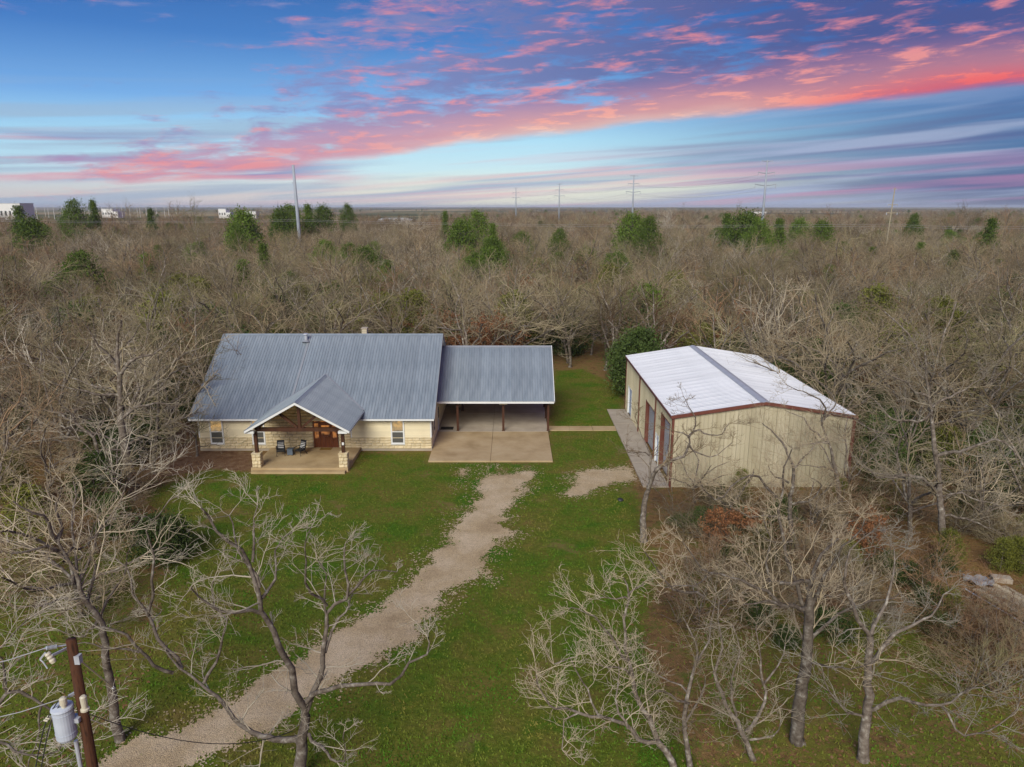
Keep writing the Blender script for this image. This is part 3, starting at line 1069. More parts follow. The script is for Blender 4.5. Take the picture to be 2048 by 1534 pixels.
# vent pipe and chimney
vy_ = 59.35
vz_ = EZ + SL * (vy_ - EY)
vxx = (612.5 - CU) / F * (vy_ * CP + (H - vz_) * SP)
vent = hp('vent_pipe', MB().tube([(vxx, vy_, vz_ - .1), (vxx, vy_, vz_ + .55)], .13, 14).tube([(vxx, vy_, vz_ + .62), (vxx, vy_, vz_ + .72)], [.21, .19], 14), M['galv'], smooth=False)
hp('flashing', MB().tube([(vxx, vy_ - .08, vz_ - .08), (vxx, vy_, vz_ + .08), (vxx, vy_, vz_ + .2)], [.34, .26, .15], 16), M['trim_grey'], vent)
for a in range(3):
    ca, sa = math.cos(a * 2.09) * .12, math.sin(a * 2.09) * .12
    hp('cap_strut', MB().tube([(vxx + ca, vy_ + sa, vz_ + .5), (vxx + ca * 1.2, vy_ + sa * 1.2, vz_ + .64)], .015, 5), M['galv'], vent)
chim_stone = stone_meshes[0].copy()
chim_stone.materials.clear()
chim_stone.materials.append(M['mortar'])
chim = hp('chimney', MB().box(-13.25, -12.8, 61.8, 62.3, 6.4, 8.05), M['mortar'])
for k in range(8):
    place('stone', chim_stone, chim, (-13.025 - HP.x, 61.8 - HP.y, 6.5 + k * .2), (0, 0, 0), (.45, .09, .19))
hp('chimney_cap', MB().box(-13.3, -12.75, 61.74, 62.36, 8.05, 8.13), M['concrete_grey'], chim)
# side wall facing the carport: narrow windows, door
for ya, yb, z0, z1 in ((52.95, 53.6, 1.0, 2.4), (54.2, 54.85, 1.0, 2.4)):
    wn = hp('window', MB().box(WX1, WX1 + .02, ya, yb, z0, z1), M['trim_white'])
    hp('pane', MB().box(WX1 + .02, WX1 + .03, ya + .06, yb - .06, z0 + .06, z1 - .06), M['pane'], wn)
sdoor = hp('door', MB().box(WX1, WX1 + .03, 57.2, 58.15, .13, 2.2), M['trim_white'])
hp('pane', MB().box(WX1 + .03, WX1 + .036, 57.35, 58.0, 1.15, 2.05), M['pane'], sdoor)
hp('handle', MB().tube([(WX1 + .07, 57.3, 1.05), (WX1 + .07, 57.42, 1.05)], .014, 6), M['black'], sdoor)

# ------------------------------------------------------------------ carport
carport = thing('carport', 'open carport with grey metal gable roof on dark timber posts joined to house', 'carport', (-1.4, 57.2, 0))
HP = Vector((-1.4, 57.2, 0))


def cp(name, mb, mat, parent=None, **kw):
    return hp(name, mb, mat, parent or carport, **kw)


CX0, CX1, CEY, CEZ, CRY, CRZ = -6.22, 3.48, 56.7, 2.83, 62.3, 6.42
CBY = 2 * CRY - CEY
croof = cp('roof', MB().prism([(CX0, CEY, CEZ - .16), (CX0, CEY, CEZ - .02), (CX0, CRY, CRZ - .02), (CX0, CBY, CEZ - .02), (CX0, CBY, CEZ - .16), (CX0, CRY, CRZ - .18)], (CX1 - CX0, 0, 0)), M['siding'])
local_sheets(croof, CX0, CX1 + .02, (CEY - .02, CEZ), (CRY, CRZ), M['roof'], HP)
local_sheets(croof, CX0, CX1 + .02, (CBY + .02, CEZ), (CRY, CRZ), M['roof'], HP)
cp('ridge_cap', MB().prism([(CX0, CRY - .2, CRZ - .1), (CX0, CRY, CRZ + .045), (CX0, CRY + .2, CRZ - .1), (CX0, CRY, CRZ + .02)], (CX1 - CX0 + .04, 0, 0)), M['trim_grey'], croof)
for a_ in ((CEY - .03, CEZ), (CBY + .03, CEZ)):
    cp('rake_trim', MB().bar((CX1 + .05, a_[0], a_[1] - .03), (CX1 + .05, CRY, CRZ - .03), .05, .18), M['trim_white'], croof)
cp('fascia', MB().box(CX0, CX1, CEY - .06, CEY - .021, CEZ - .17, CEZ - .01), M['trim_white'], croof)
cp('beam', MB().box(CX0 + .05, 3.2, 57.12, 57.28, CEZ - .22, CEZ + .06), M['wood'])
cp('beam', MB().box(CX0 + .05, 3.2, 67.3, 67.46, CEZ - .22, CEZ + .06), M['wood'])
cp('side_beam', MB().box(2.96, 3.12, 57.3, 67.28, CEZ - .22, CEZ - .02), M['wood'])
for px_, py_ in ((-4.57, 57.2), (-.73, 57.2), (3.04, 57.2), (3.04, 60.9), (3.04, 64.6), (3.04, 67.38), (-4.57, 63.2), (-.73, 67.38), (-4.57, 67.38)):
    ps = cp('post', MB().box(px_ - .09, px_ + .09, py_ - .09, py_ + .09, .11, CEZ - .18), M['wood'])
    cp('post_base', MB().box(px_ - .12, px_ + .12, py_ - .12, py_ + .12, .11, .16), M['dark_wood'], ps)
cp('sign_board', MB().box(-.73 - .32, -.73 + .32, CEY + .26, CEY + .30, CEZ - .36, CEZ - .18), M['lumber'])
# things under the carport
g = thing('storage_cabinet', 'tan upright cabinet at the back of the carport by the house wall', 'cabinet', (-5.0, 64.4, .12))
MB().box(-.45, .45, -.3, .3, .06, 1.25).build('body', M['lumber'], g)
MB().box(-.43, -.01, -.33, -.301, .08, 1.22).build('door', M['lumber'], g)
MB().box(.01, .43, -.33, -.301, .08, 1.22).build('door', M['lumber'], g)
for sx in (-.38, .38):
    for sy in (-.24, .24):
        MB().box(sx - .04, sx + .04, sy - .04, sy + .04, 0, .06).build('foot', M['dark_wood'], g)
g = thing('grill', 'black covered grill standing in the shade under the carport by house', 'grill', (-5.75, 65.6, .12))
bod = MB()
bod.box(-.3, .3, -.28, .28, .62, .86)
bod.build('body', M['black'], g, bevel=.03)
MB().tube([(-.3, 0, .86), (.3, 0, .86)], .26, 14).build('lid', M['black'], g)
for sx in (-.26, .26):
    for sy in (-.22, .22):
        MB().box(sx - .03, sx + .03, sy - .03, sy + .03, 0, .64).build('leg', M['black'], g)
dmat = MB().box(-.55, .55, -.4, .4, 0, .02)
tag(dmat.build('doormat', M['mat_black'], None, (-5.55, 57.9, .122), 0.0, bevel=.008), 'dark rubber doormat on carport concrete beside the house side door', 'doormat')
tag(MB().box(-.45, .45, -.28, .28, 0, .02).build('doormat', M['mat_tan'], None, (-14.4, 52.05, .3), 0.0, bevel=.008), 'tan coir doormat on the porch before the red-brown entrance door', 'doormat')


# ------------------------------------------------------------------ porch chairs and table
def chair(loc, rz, label):
    c = thing('patio_chair', label, 'chair', loc, rz, 'porch chairs')
    for sx in (-.29, .29):
        MB().tube([(sx, -.3, 0), (sx, -.27, .36), (sx, -.24, .62)], .018, 6).build('leg', M['black'], c)
        MB().tube([(sx, .36, 0), (sx, .2, .36), (sx, .24, .62)], .018, 6).build('leg', M['black'], c)
        MB().box(sx - .035, sx + .035, -.3, .28, .62, .65).build('armrest', M['black'], c)
    MB().box(-.28, .28, -.28, .26, .34, .385).build('seat', M['black'], c)
    MB().prism([(-.28, .22, .385), (.28, .22, .385), (.27, .42, 1.05), (-.27, .42, 1.05)], (0, .03, .0)).build('backrest', M['black'], c)
    MB().prism([(-.22, .17, .44), (.22, .17, .44), (.22, .33, .88), (-.22, .33, .88)], (0, .06, .03)).build('cushion', M['stripe'], c, bevel=.03)
    MB().box(-.26, .26, -.27, .2, .387, .45).build('seat_cushion', M['black'], c, bevel=.025)
    return c


chair((-17.42, 50.65, .3), rad(14), 'black porch chair with striped cushion, turned towards the entrance door')
chair((-15.98, 50.75, .3), rad(-28), 'black porch chair with striped cushion, beside the table on the door side')
st = thing('side_table', 'small slate blue side table between the two striped porch chairs', 'table', (-16.72, 50.75, .3))
MB().box(-.22, .22, -.22, .22, .46, .50).build('table_top', M['slate_paint'], st, bevel=.01)
MB().prism([(-.2, -.2, .05), (.2, -.2, .05), (.2, .2, .05), (-.2, .2, .05)], (0, 0, .41)).build('body', M['slate_paint'], st)
MB().tube([(-.1, 0, .5), (-.08, 0, .66), (.08, 0, .66), (.1, 0, .5)], .012, 6).build('handle', M['black'], st)
for sx in (-.17, .17):
    for sy in (-.17, .17):
        MB().box(sx - .03, sx + .03, sy - .03, sy + .03, 0, .05).build('foot', M['black'], st)

# ------------------------------------------------------------------ metal workshop
GX0, GX1, GY0, GY1, GE, GR = 10.66, 22.75, 45.05, 64.5, 5.05, 6.0
GM = (GX0 + GX1) / 2
shop = thing('workshop', 'tall sand coloured metal workshop with white ribbed roof and red-brown trim', 'workshop', (GM, GY0, 0))
HP = Vector((GM, GY0, 0))


def sp_(name, mb, mat, parent=None, **kw):
    return hp(name, mb, mat, parent or shop, **kw)


def wall_sheet(a, across, z0, z1a, z1b, parent, mat, outward):
    """one ribbed upright sheet from a along across; its top may slope from z1a to z1b"""
    A = Vector(across)
    Wd = A.length
    u = A / Wd
    prf = sheet_profile(Wd, .30, .045, .05)
    m_ = MB()
    for (s_, h_) in prf:
        p = Vector(a) + u * s_ + Vector(outward) * h_
        zt_ = z1a + (z1b - z1a) * s_ / Wd
        m_.v += [(p.x, p.y, z0), (p.x, p.y, zt_)]
    for i in range(len(prf) - 1):
        m_.f.append((2 * i, 2 * i + 2, 2 * i + 3, 2 * i + 1))
    return sp_('wall_panel', m_, mat, parent)


def gz(x_):
    return GE + (GR - GE) * (1 - abs(x_ - GM) / (GM - GX0)) - .06


fw = sp_('wall', MB().prism([(GX0 + .02, GY0 + .05, 0), (GX1 - .02, GY0 + .05, 0), (GX1 - .02, GY0 + .05, gz(GX1)), (GM, GY0 + .05, gz(GM)), (GX0 + .02, GY0 + .05, gz(GX0))], (0, .1, 0)), M['dark_inside'])
bw = sp_('wall', MB().prism([(GX0 + .02, GY1 - .15, 0), (GX1 - .02, GY1 - .15, 0), (GX1 - .02, GY1 - .15, gz(GX1)), (GM, GY1 - .15, gz(GM)), (GX0 + .02, GY1 - .15, gz(GX0))], (0, .1, 0)), M['metal_wall'])
nw = 14
ww = (GX1 - GX0 - .2) / nw
for i in range(nw):
    xa = GX0 + .1 + i * ww
    wall_sheet((xa, GY0 + .04, 0), (ww - .01, 0, 0), 0, gz(xa), gz(xa + ww), fw, M['metal_wall'], (0, -1, 0))
rw = sp_('wall', MB().box(GX1 - .12, GX1 - .03, GY0 + .16, GY1 - .16, 0, GE - .05), M['dark_inside'])
nr = 21
wr = (GY1 - GY0 - .2) / nr
for i in range(nr):
    wall_sheet((GX1 - .025, GY0 + .1 + i * wr, 0), (0, wr - .01, 0), 0, GE - .05, GE - .05, rw, M['metal_wall'], (1, 0, 0))
# west wall with its openings (y0, y1, top)
OPEN = [(45.7, 48.45, 4.25), (49.0, 50.0, 2.25), (50.75, 54.2, 3.6), (60.95, 62.75, 2.6)]
lw = sp_('wall', MB().box(GX0 + .3, GX0 + .36, GY0 + .16, GY1 - .16, 0, GE - .05), M['dark_inside'])
yc = GY0 + .1
for (o0, o1, top) in OPEN + [(GY1 - .1, GY1 - .1, 0)]:
    n_ = max(1, round((o0 - yc) / .9144))
    if o0 - yc > .05:
        for i in range(n_):
            wl_ = (o0 - yc) / n_
            wall_sheet((GX0 + .03, yc + (i + 1) * wl_, 0), (0, -(wl_ - .01), 0), 0, GE - .05, GE - .05, lw, M['metal_wall'], (-1, 0, 0))
    if o1 > o0:
        n_ = max(1, round((o1 - o0) / .9144))
        wl_ = (o1 - o0) / n_
        for i in range(n_):
            wall_sheet((GX0 + .03, o0 + (i + 1) * wl_, 0), (0, -(wl_ - .01), 0), top, GE - .05, GE - .05, lw, M['metal_wall'], (-1, 0, 0))
    yc = o1
for k, (o0, o1, top) in enumerate(OPEN):
    big = top > 3
    dp = .24 if big else .06
    nm_ = 'roller_door' if big else 'door'
    dr = sp_(nm_, MB().box(GX0 + .04 + dp, GX0 + .07 + dp, o0, o1, .10, top), M['roll_door'] if big else M['blue_door'])
    jm = M['brown_trim'] if big else M['trim_white']
    for yy in (o0 - .02, o1):
        sp_('jamb', MB().box(GX0 - .03, GX0 + .06 + dp, yy, yy + .02, .10, top + .02), jm, dr)
        sp_('jamb_face', MB().box(GX0 - .035, GX0 - .005, yy - .06 if yy < o0 else yy + .021, yy - .001 if yy < o0 else yy + .08, .10, top + .08), jm, dr)
    sp_('lintel', MB().box(GX0 - .03, GX0 + .06 + dp, o0, o1, top + .0, top + .03), jm, dr)
    if big:
        zc_ = .12
        while zc_ < top - .3:
            sp_('door_slat', MB().box(GX0 + .015 + dp, GX0 + .039 + dp, o0 + .03, o1 - .03, zc_, zc_ + .50), M['roll_door'], dr)
            zc_ += .52
    else:
        sp_('handle', MB().tube([(GX0 + dp - .02, o0 + .12, 1.05), (GX0 + dp - .02, o0 + .24, 1.05)], .015, 6), M['black'], dr)
for yy in (57.1, 50.45):
    sp_('downspout', MB().box(GX0 - .10, GX0 - .01, yy - .06, yy + .06, .1, GE - .1), M['brown_trim'])
for xa, xb, ya_, yb_ in ((GX0 - .03, GX0 + .12, GY0 - .03, GY0 + .14), (GX1 - .14, GX1 + .05, GY0 - .03, GY0 + .14), (GX0 - .03, GX0 + .12, GY1 - .15, GY1 + .02), (GX1 - .14, GX1 + .05, GY1 - .15, GY1 + .02)):
    sp_('corner_trim', MB().box(xa, xb, ya_, yb_, 0, GE - .02), M['brown_trim'])
groof = sp_('roof', MB().prism([(GX0 - .06, GY0 - .05, GE - .06), (GX0 - .06, GY0 - .05, GE), (GM, GY0 - .05, GR), (GX1 + .06, GY0 - .05, GE), (GX1 + .06, GY0 - .05, GE - .06), (GM, GY0 - .05, GR - .06)], (0, GY1 - GY0 + .1, 0)), M['trim_grey'])
ns = 21
wsn = (GY1 - GY0 + .16) / ns
for sx in (-1, 1):
    xe = GM + sx * (GM - GX0 + .1)
    me = ribbed((0, 0, 0), (0, wsn - .004, 0), (GM - xe, 0, GR - GE), .305, .03, .06).mesh('roof_panel', M['roof_white'])
    for i in range(ns):
        place('roof_panel', me, groof, (xe - HP.x, GY0 - .08 + i * wsn - HP.y, GE + .005 + (i % 2) * .003))
    rk = sp_('rake_trim', MB().prism([(xe, GY0 - .14, GE - .17), (xe, GY0 - .14, GE + .055), (GM, GY0 - .14, GR + .055), (GM, GY0 - .14, GR - .17)], (0, .06, 0)), M['brown_trim'], groof)
    sp_('gutter', MB().box(xe - .06, xe + .06, GY0 - .1, GY1 + .05, GE - .13, GE - .012), M['brown_trim'], groof)
slp = (GR - GE) / (GM - GX0)
sp_('ridge_cap', MB().prism([(GM - .32, GY0 - .15, GR - .32 * slp + .045), (GM, GY0 - .15, GR + .08), (GM + .32, GY0 - .15, GR - .32 * slp + .045), (GM, GY0 - .15, GR + .05)], (0, GY1 - GY0 + .2, 0)), M['ridge_white'], groof)

# ------------------------------------------------------------------ trees
class Branches:
    """collects tapering branches; builds them as one mesh per part"""
    def __init__(s, seed):
        s.r = random.Random(seed)
        s.wood = []
        s.twig = []

    def wander(s, p, d, length, n, wig, up):
        r = s.r
        pts = [p]
        d = d.normalized()
        st = length / n
        for i in range(n):
            d = (d + Vector((r.gauss(0, wig), r.gauss(0, wig), r.gauss(0, wig) + up))).normalized()
            p = p + d * st
            pts.append(p)
        return pts

    def side(s, t, ang):
        r = s.r
        a = Vector((r.gauss(0, 1), r.gauss(0, 1), r.gauss(0, 1)))
        a = a - t * a.dot(t)
        if a.length < 1e-4:
            a = Vector((1, 0, 0))
        a.normalize()
        return (t * math.cos(ang) + a * math.sin(ang)).normalized()

    def add(s, pts, rs, level):
        (s.wood if level <= 1 else s.twig).append((pts, rs, (9, 7, 5, 4, 3, 3)[min(level, 5)]))

    def grow(s, p, d, length, rad_, level, top, kids, wig=.2, up=.03, rmin=.006):
        r = s.r
        n = (8, 6, 5, 4, 3)[min(level, 4)]
        pts = s.wander(p, d, length, n, wig, up)
        tip = .45 if level < top else .3
        rs = [max(rmin * .6, rad_ * (1 - (1 - tip) * i / n)) for i in range(n + 1)]
        s.add(pts, rs, level)
        if level >= top:
            return
        for i in range(kids[level]):
            f = r.uniform(.22, 1.0)
            k = min(n - 1, int(f * n))
            q = pts[k].lerp(pts[k + 1], f * n - k)
            t = (pts[k + 1] - pts[k]).normalized()
            dd = s.side(t, r.uniform(.45, 1.15))
            if dd.z < -.25:
                dd.z *= -.4
            L_ = length * r.uniform(.38, .72) * (1.15 - .45 * f)
            s.grow(q, dd, L_, max(rmin, rs[k] * r.uniform(.38, .6)), level + 1, top, kids, wig * 1.1, up, rmin)

    def mesh(s, which, name, mat):
        groups = {}
        for pts, rs, k in which:
            groups.setdefault((len(pts), k), []).append((pts, rs))
        V, Fc, off = [], [], 0
        for (n, k), lst in groups.items():
            P = np.array([[tuple(p) for p in pts] for pts, _ in lst])
            R = np.array([rs for _, rs in lst])
            B = len(lst)
            T = np.empty_like(P)
            T[:, 1:-1] = P[:, 2:] - P[:, :-2]
            T[:, 0] = P[:, 1] - P[:, 0]
            T[:, -1] = P[:, -1] - P[:, -2]
            T /= np.linalg.norm(T, axis=2, keepdims=True) + 1e-9
            ref = np.zeros((B, 1, 3))
            m0 = np.abs(T.mean(1)[:, 2]) > .8
            ref[:, 0, 2] = np.where(m0, 0, 1)
            ref[:, 0, 0] = np.where(m0, 1, 0)
            U = np.cross(T, ref)
            U /= np.linalg.norm(U, axis=2, keepdims=True) + 1e-9
            Q = np.cross(T, U)
            a = np.arange(k) * 2 * np.pi / k
            ring = P[:, :, None, :] + R[:, :, None, None] * (U[:, :, None, :] * np.cos(a)[None, None, :, None] + Q[:, :, None, :] * np.sin(a)[None, None, :, None])
            V.append(ring.reshape(-1, 3))
            b0 = off + (np.arange(B) * n * k)[:, None, None]
            i0 = (np.arange(n - 1) * k)[None, :, None]
            j = np.arange(k)[None, None, :]
            j2 = (np.arange(k) + 1)[None, None, :] % k
            Fc.append(np.stack([b0 + i0 + j, b0 + i0 + j2, b0 + i0 + k + j2, b0 + i0 + k + j], -1).reshape(-1, 4))
            off += B * n * k
        return np_mesh(name, np.concatenate(V), np.concatenate(Fc), mat, True)


def bare_tree_mesh(seed, h, spread, kids, fork=.32, leaders=5, twig='twig', rmin=.008, wig=.17, lean=0.0, trunk_r=None, vase=.75):
    b = Branches(seed)
    r = b.r
    tr = trunk_r or h * .017
    trunk = b.wander(Vector((0, 0, -.15)), Vector((lean, r.uniform(-.1, .1), 1)), h * fork, 6, .07, .05)
    b.add(trunk, [tr * (1.35 if i == 0 else 1 - .25 * i / 6) for i in range(7)], 0)
    az = r.uniform(0, 6.28)
    for i in range(leaders):
        a = az + i * 6.283 / leaders + r.uniform(-.4, .4)
        tilt = r.uniform(.25, vase * 1.35) if i else .12
        k = r.choice((4, 5, 6)) if i else 6
        d = Vector((math.cos(a) * math.sin(tilt) * spread, math.sin(a) * math.sin(tilt) * spread, math.cos(tilt)))
        b.grow(trunk[k], d, h * (1 - fork) * r.uniform(.75, 1.0) * (1.05 - .22 * tilt), tr * r.uniform(.42, .62), 1, len(kids), [0] + list(kids), wig, .012, rmin)
    for i in range(5):   # stray twigs on the trunk
        q = trunk[r.randint(2, 5)]
        b.grow(q, b.side(Vector((0, 0, 1)), 1.2), h * .13, .03, 2, 4, [0, 0, 4, 3], .25, .05, rmin)
    return b.mesh(b.wood, 'trunk', M['bark']), b.mesh(b.twig, 'crown', M[twig])


def leafy_mesh(seed, h, w_, shape, clumps, per, size, mat, stem_r=.1, low=.05):
    """evergreen: leaf-sized faces clumped along boughs round a stem"""
    rg_ = np.random.default_rng(seed)
    b = Branches(seed)
    r = b.r
    stem = b.wander(Vector((0, 0, -.1)), Vector((0, 0, 1)), h * .93, 7, .05, .02)
    b.add(stem, [stem_r * (1.1 - i / 7) + .01 for i in range(8)], 0)
    cen, sizes = [], []
    lob = [(r.uniform(0, 6.28), r.uniform(.2, .9), r.uniform(.65, 1.25)) for _ in range(7)]
    for i in range(clumps):
        f = low + (1 - low) * r.random() ** (1.25 if shape == 'cone' else .9)
        if shape == 'cone':
            prof = (1 - f) ** .75 * (.75 + .25 * math.sin(f * 23 + seed))
        else:
            prof = max(.12, math.sin(math.pi * min(1, max(0, (f - low) / (1 - low) * .86 + .12))) ** .6)
        a = r.uniform(0, 6.283)
        k = 1.0
        for la, lf, ls in lob:
            k *= 1 + (ls - 1) * max(0, math.cos(a - la)) ** 3 * math.exp(-((f - lf) / .22) ** 2)
        rr = w_ * prof * k * math.sqrt(r.uniform(.12, 1.0))
        cen.append((math.cos(a) * rr, math.sin(a) * rr, f * h + r.uniform(-.1, .1)))
        sizes.append(r.uniform(.6, 1.3))
    for i in range(26):
        c_ = cen[r.randrange(len(cen))]
        z0 = max(.1, c_[2] - math.hypot(c_[0], c_[1]) * .5)
        q = Vector((0, 0, min(z0, h * .85)))
        d = Vector(c_) - q
        if d.length > .2:
            b.grow(q, d, d.length, stem_r * .35, 1, 2, [0, 3], .1, 0, .008)
    cen = np.array(cen)
    sizes = np.array(sizes)
    n = clumps * per
    cc_ = np.repeat(cen, per, 0) + rg_.normal(0, 1, (n, 3)) * (w_ * .11 + .06) * np.repeat(sizes, per)[:, None] * np.array([1, 1, .75])
    d1 = rg_.normal(0, 1, (n, 3))
    d1[:, 2] += .5
    d1 /= np.linalg.norm(d1, axis=1, keepdims=True)
    d2 = np.cross(d1, rg_.normal(0, 1, (n, 3)))
    d2 /= np.linalg.norm(d2, axis=1, keepdims=True) + 1e-9
    s_ = (size * rg_.uniform(.6, 1.4, n))[:, None]
    v = np.stack([cc_ - d1 * s_, cc_ + d2 * s_ * .5, cc_ + d1 * s_, cc_ - d2 * s_ * .5], 1).reshape(-1, 3)
    v[:, 2] = np.maximum(v[:, 2], .02)
    crown = np_mesh('crown', v, np.arange(n * 4).reshape(-1, 4), M[mat])
    return b.mesh(b.wood + b.twig, 'trunk', M['bark']), crown


def rusty_mesh(seed, h, leaves, mat, kids=(5, 5, 4)):
    """bare branches that keep part of their dead leaves"""
    tm, cm = bare_tree_mesh(seed, h, 1.0, kids, .25, 5, 'twig_brown', .009)
    rg_ = np.random.default_rng(seed)
    nv = len(cm.vertices)
    co = np.empty(nv * 3, dtype=np.float32)
    cm.vertices.foreach_get('co', co)
    co = co.reshape(-1, 3)
    cc_ = co[rg_.integers(0, nv, leaves)] + rg_.normal(0, .09, (leaves, 3))
    d1 = rg_.normal(0, 1, (leaves, 3))
    d1 /= np.linalg.norm(d1, axis=1, keepdims=True)
    d2 = np.cross(d1, rg_.normal(0, 1, (leaves, 3)))
    d2 /= np.linalg.norm(d2, axis=1, keepdims=True) + 1e-9
    s_ = (.085 * rg_.uniform(.6, 1.5, leaves))[:, None]
    v = np.stack([cc_ - d1 * s_, cc_ + d2 * s_ * .6, cc_ + d1 * s_, cc_ - d2 * s_ * .6], 1).reshape(-1, 3)
    return tm, cm, np_mesh('leaves', v, np.arange(leaves * 4).reshape(-1, 4), M[mat])


def put_tree(name, label, cat, meshes, loc, rz, sc, group, tilt=0.0):
    o = thing(name, label, cat, loc, rz, group)
    o.scale = (sc[0], sc[0], sc[1]) if isinstance(sc, tuple) else (sc, sc, sc)
    o.rotation_euler = (tilt, tilt * .6, rz)
    for me, nm_ in zip(meshes, ('trunk', 'crown', 'leaves')):
        p = place(nm_, me, o)
    return o


def uv_of(p):
    """pixel of a point"""
    y_ = p[1] * CP + (H - p[2]) * SP
    return CU + F * p[0] / y_, CV + F * ((H - p[2]) * CP - p[1] * SP) / y_


# --- trees drawn limb by limb: each limb is a pixel polyline, its depth that of the trunk plus dy
def smooth_line(pts, step=.35):
    out = []
    n = len(pts)
    for i in range(n - 1):
        p0, p1, p2, p3 = pts[max(i - 1, 0)], pts[i], pts[i + 1], pts[min(i + 2, n - 1)]
        k = max(2, int((p2 - p1).length / step))
        for j in range(k):
            t_ = j / k
            out.append(.5 * ((2 * p1) + (p2 - p0) * t_ + (2 * p0 - 5 * p1 + 4 * p2 - p3) * t_ ** 2 + (3 * p1 - p0 - 3 * p2 + p3) * t_ ** 3))
    out.append(pts[-1])
    return out


def drawn_tree(seed, name, label, y0, trunk, limbs, r0, twig='twig_pale', dens=1.0, tw=1.0, group=None, leaves=0, base=None):
    b = Branches(seed)
    r = b.r
    if base is None:
        t0 = at_y(trunk[0][0], trunk[0][1], y0)
        root = Vector((t0.x, y0, 0))
    else:
        root = Vector(base)

    def line(pix, d0=0.0):
        n = len(pix)
        out = []
        for i, q in enumerate(pix):
            dy = q[2] if len(q) > 2 else 0.0
            out.append(at_y(q[0], q[1], y0 + dy) - root)
        return out
    tp = line(trunk)
    if tp[0].z > .05:
        tp = [Vector((tp[0].x * .6, 0, -.15))] + tp
    else:
        tp[0].z = -.15
    tp = smooth_line(tp)
    n = len(tp)
    tp = [p + Vector((r.gauss(0, .02), r.gauss(0, .02), 0)) for p in tp]
    b.add(tp, [r0 * (1.3 if i == 0 else 1 - (.86 if len(trunk) > 6 else .5) * i / n) for i in range(n)], 0)
    for lm in [dict(p=trunk[len(trunk) // 2:], r=r0 * .55, own=False)] + limbs:
        lp = smooth_line(line(lm['p']))
        n = len(lp)
        ph = r.uniform(0, 6)
        lp = [p + Vector((math.sin(i * 1.7 + ph) * .05, math.cos(i * 1.3 + ph) * .06, math.sin(i * 2.1 + ph) * .05)) * (1 if 0 < i else 0) for i, p in enumerate(lp)]
        rr = [max(.018, lm['r'] * (1 - .78 * i / (n - 1))) for i in range(n)]
        if lm.get('own', True):
            b.add(lp, rr, 1)
        for i in range(max(1, int(n * lm.get('from', .15))), n):
            t_ = (lp[i] - lp[i - 1]).normalized()
            for _ in range(int(r.uniform(.5, 2.0) * dens + .3) + (2 if i == n - 1 else 0)):
                d = b.side(t_, r.uniform(.5, 1.2))
                if d.z < -.2 and r.random() < .7:
                    d.z = abs(d.z)
                b.grow(lp[i], d, r.uniform(.35, 1.0) ** 1.3 * 2.3 * tw * (1.1 - .35 * i / n), max(.011, rr[i] * r.uniform(.22, .42)), 2, 4, [0, 0, 5, 4], .17, .02, .007)
    tm, cm = b.mesh(b.wood, 'trunk', M['bark']), b.mesh(b.twig, 'crown', M[twig])
    return put_tree(name, label, 'tree', (tm, cm), tuple(root), 0, 1.0, group)


def c4(*pts):      # enlarged view with its corner at (350, 980)
    return [(350 + p[0] / 2.769, 980 + p[1] / 2.769) + tuple(p[2:]) for p in pts]


def c5(*pts):      # corner at (1050, 950)
    return [(1050 + p[0] / 2.626, 950 + p[1] / 2.626) + tuple(p[2:]) for p in pts]


def c6(*pts):      # corner at (1500, 650)
    return [(1500 + p[0] / 2.788, 650 + p[1] / 2.788) + tuple(p[2:]) for p in pts]


def c8(*pts):      # corner at (0, 950)
    return [(p[0] / 3.409, 950 + p[1] / 3.409) + tuple(p[2:]) for p in pts]


def c3(*pts):      # corner at (0, 500)
    return [(p[0] / 3.068, 500 + p[1] / 3.068) + tuple(p[2:]) for p in pts]


def cg(*pts):      # corner at (1190, 660)
    return [(1190 + p[0] / 3.657, 660 + p[1] / 3.657) + tuple(p[2:]) for p in pts]


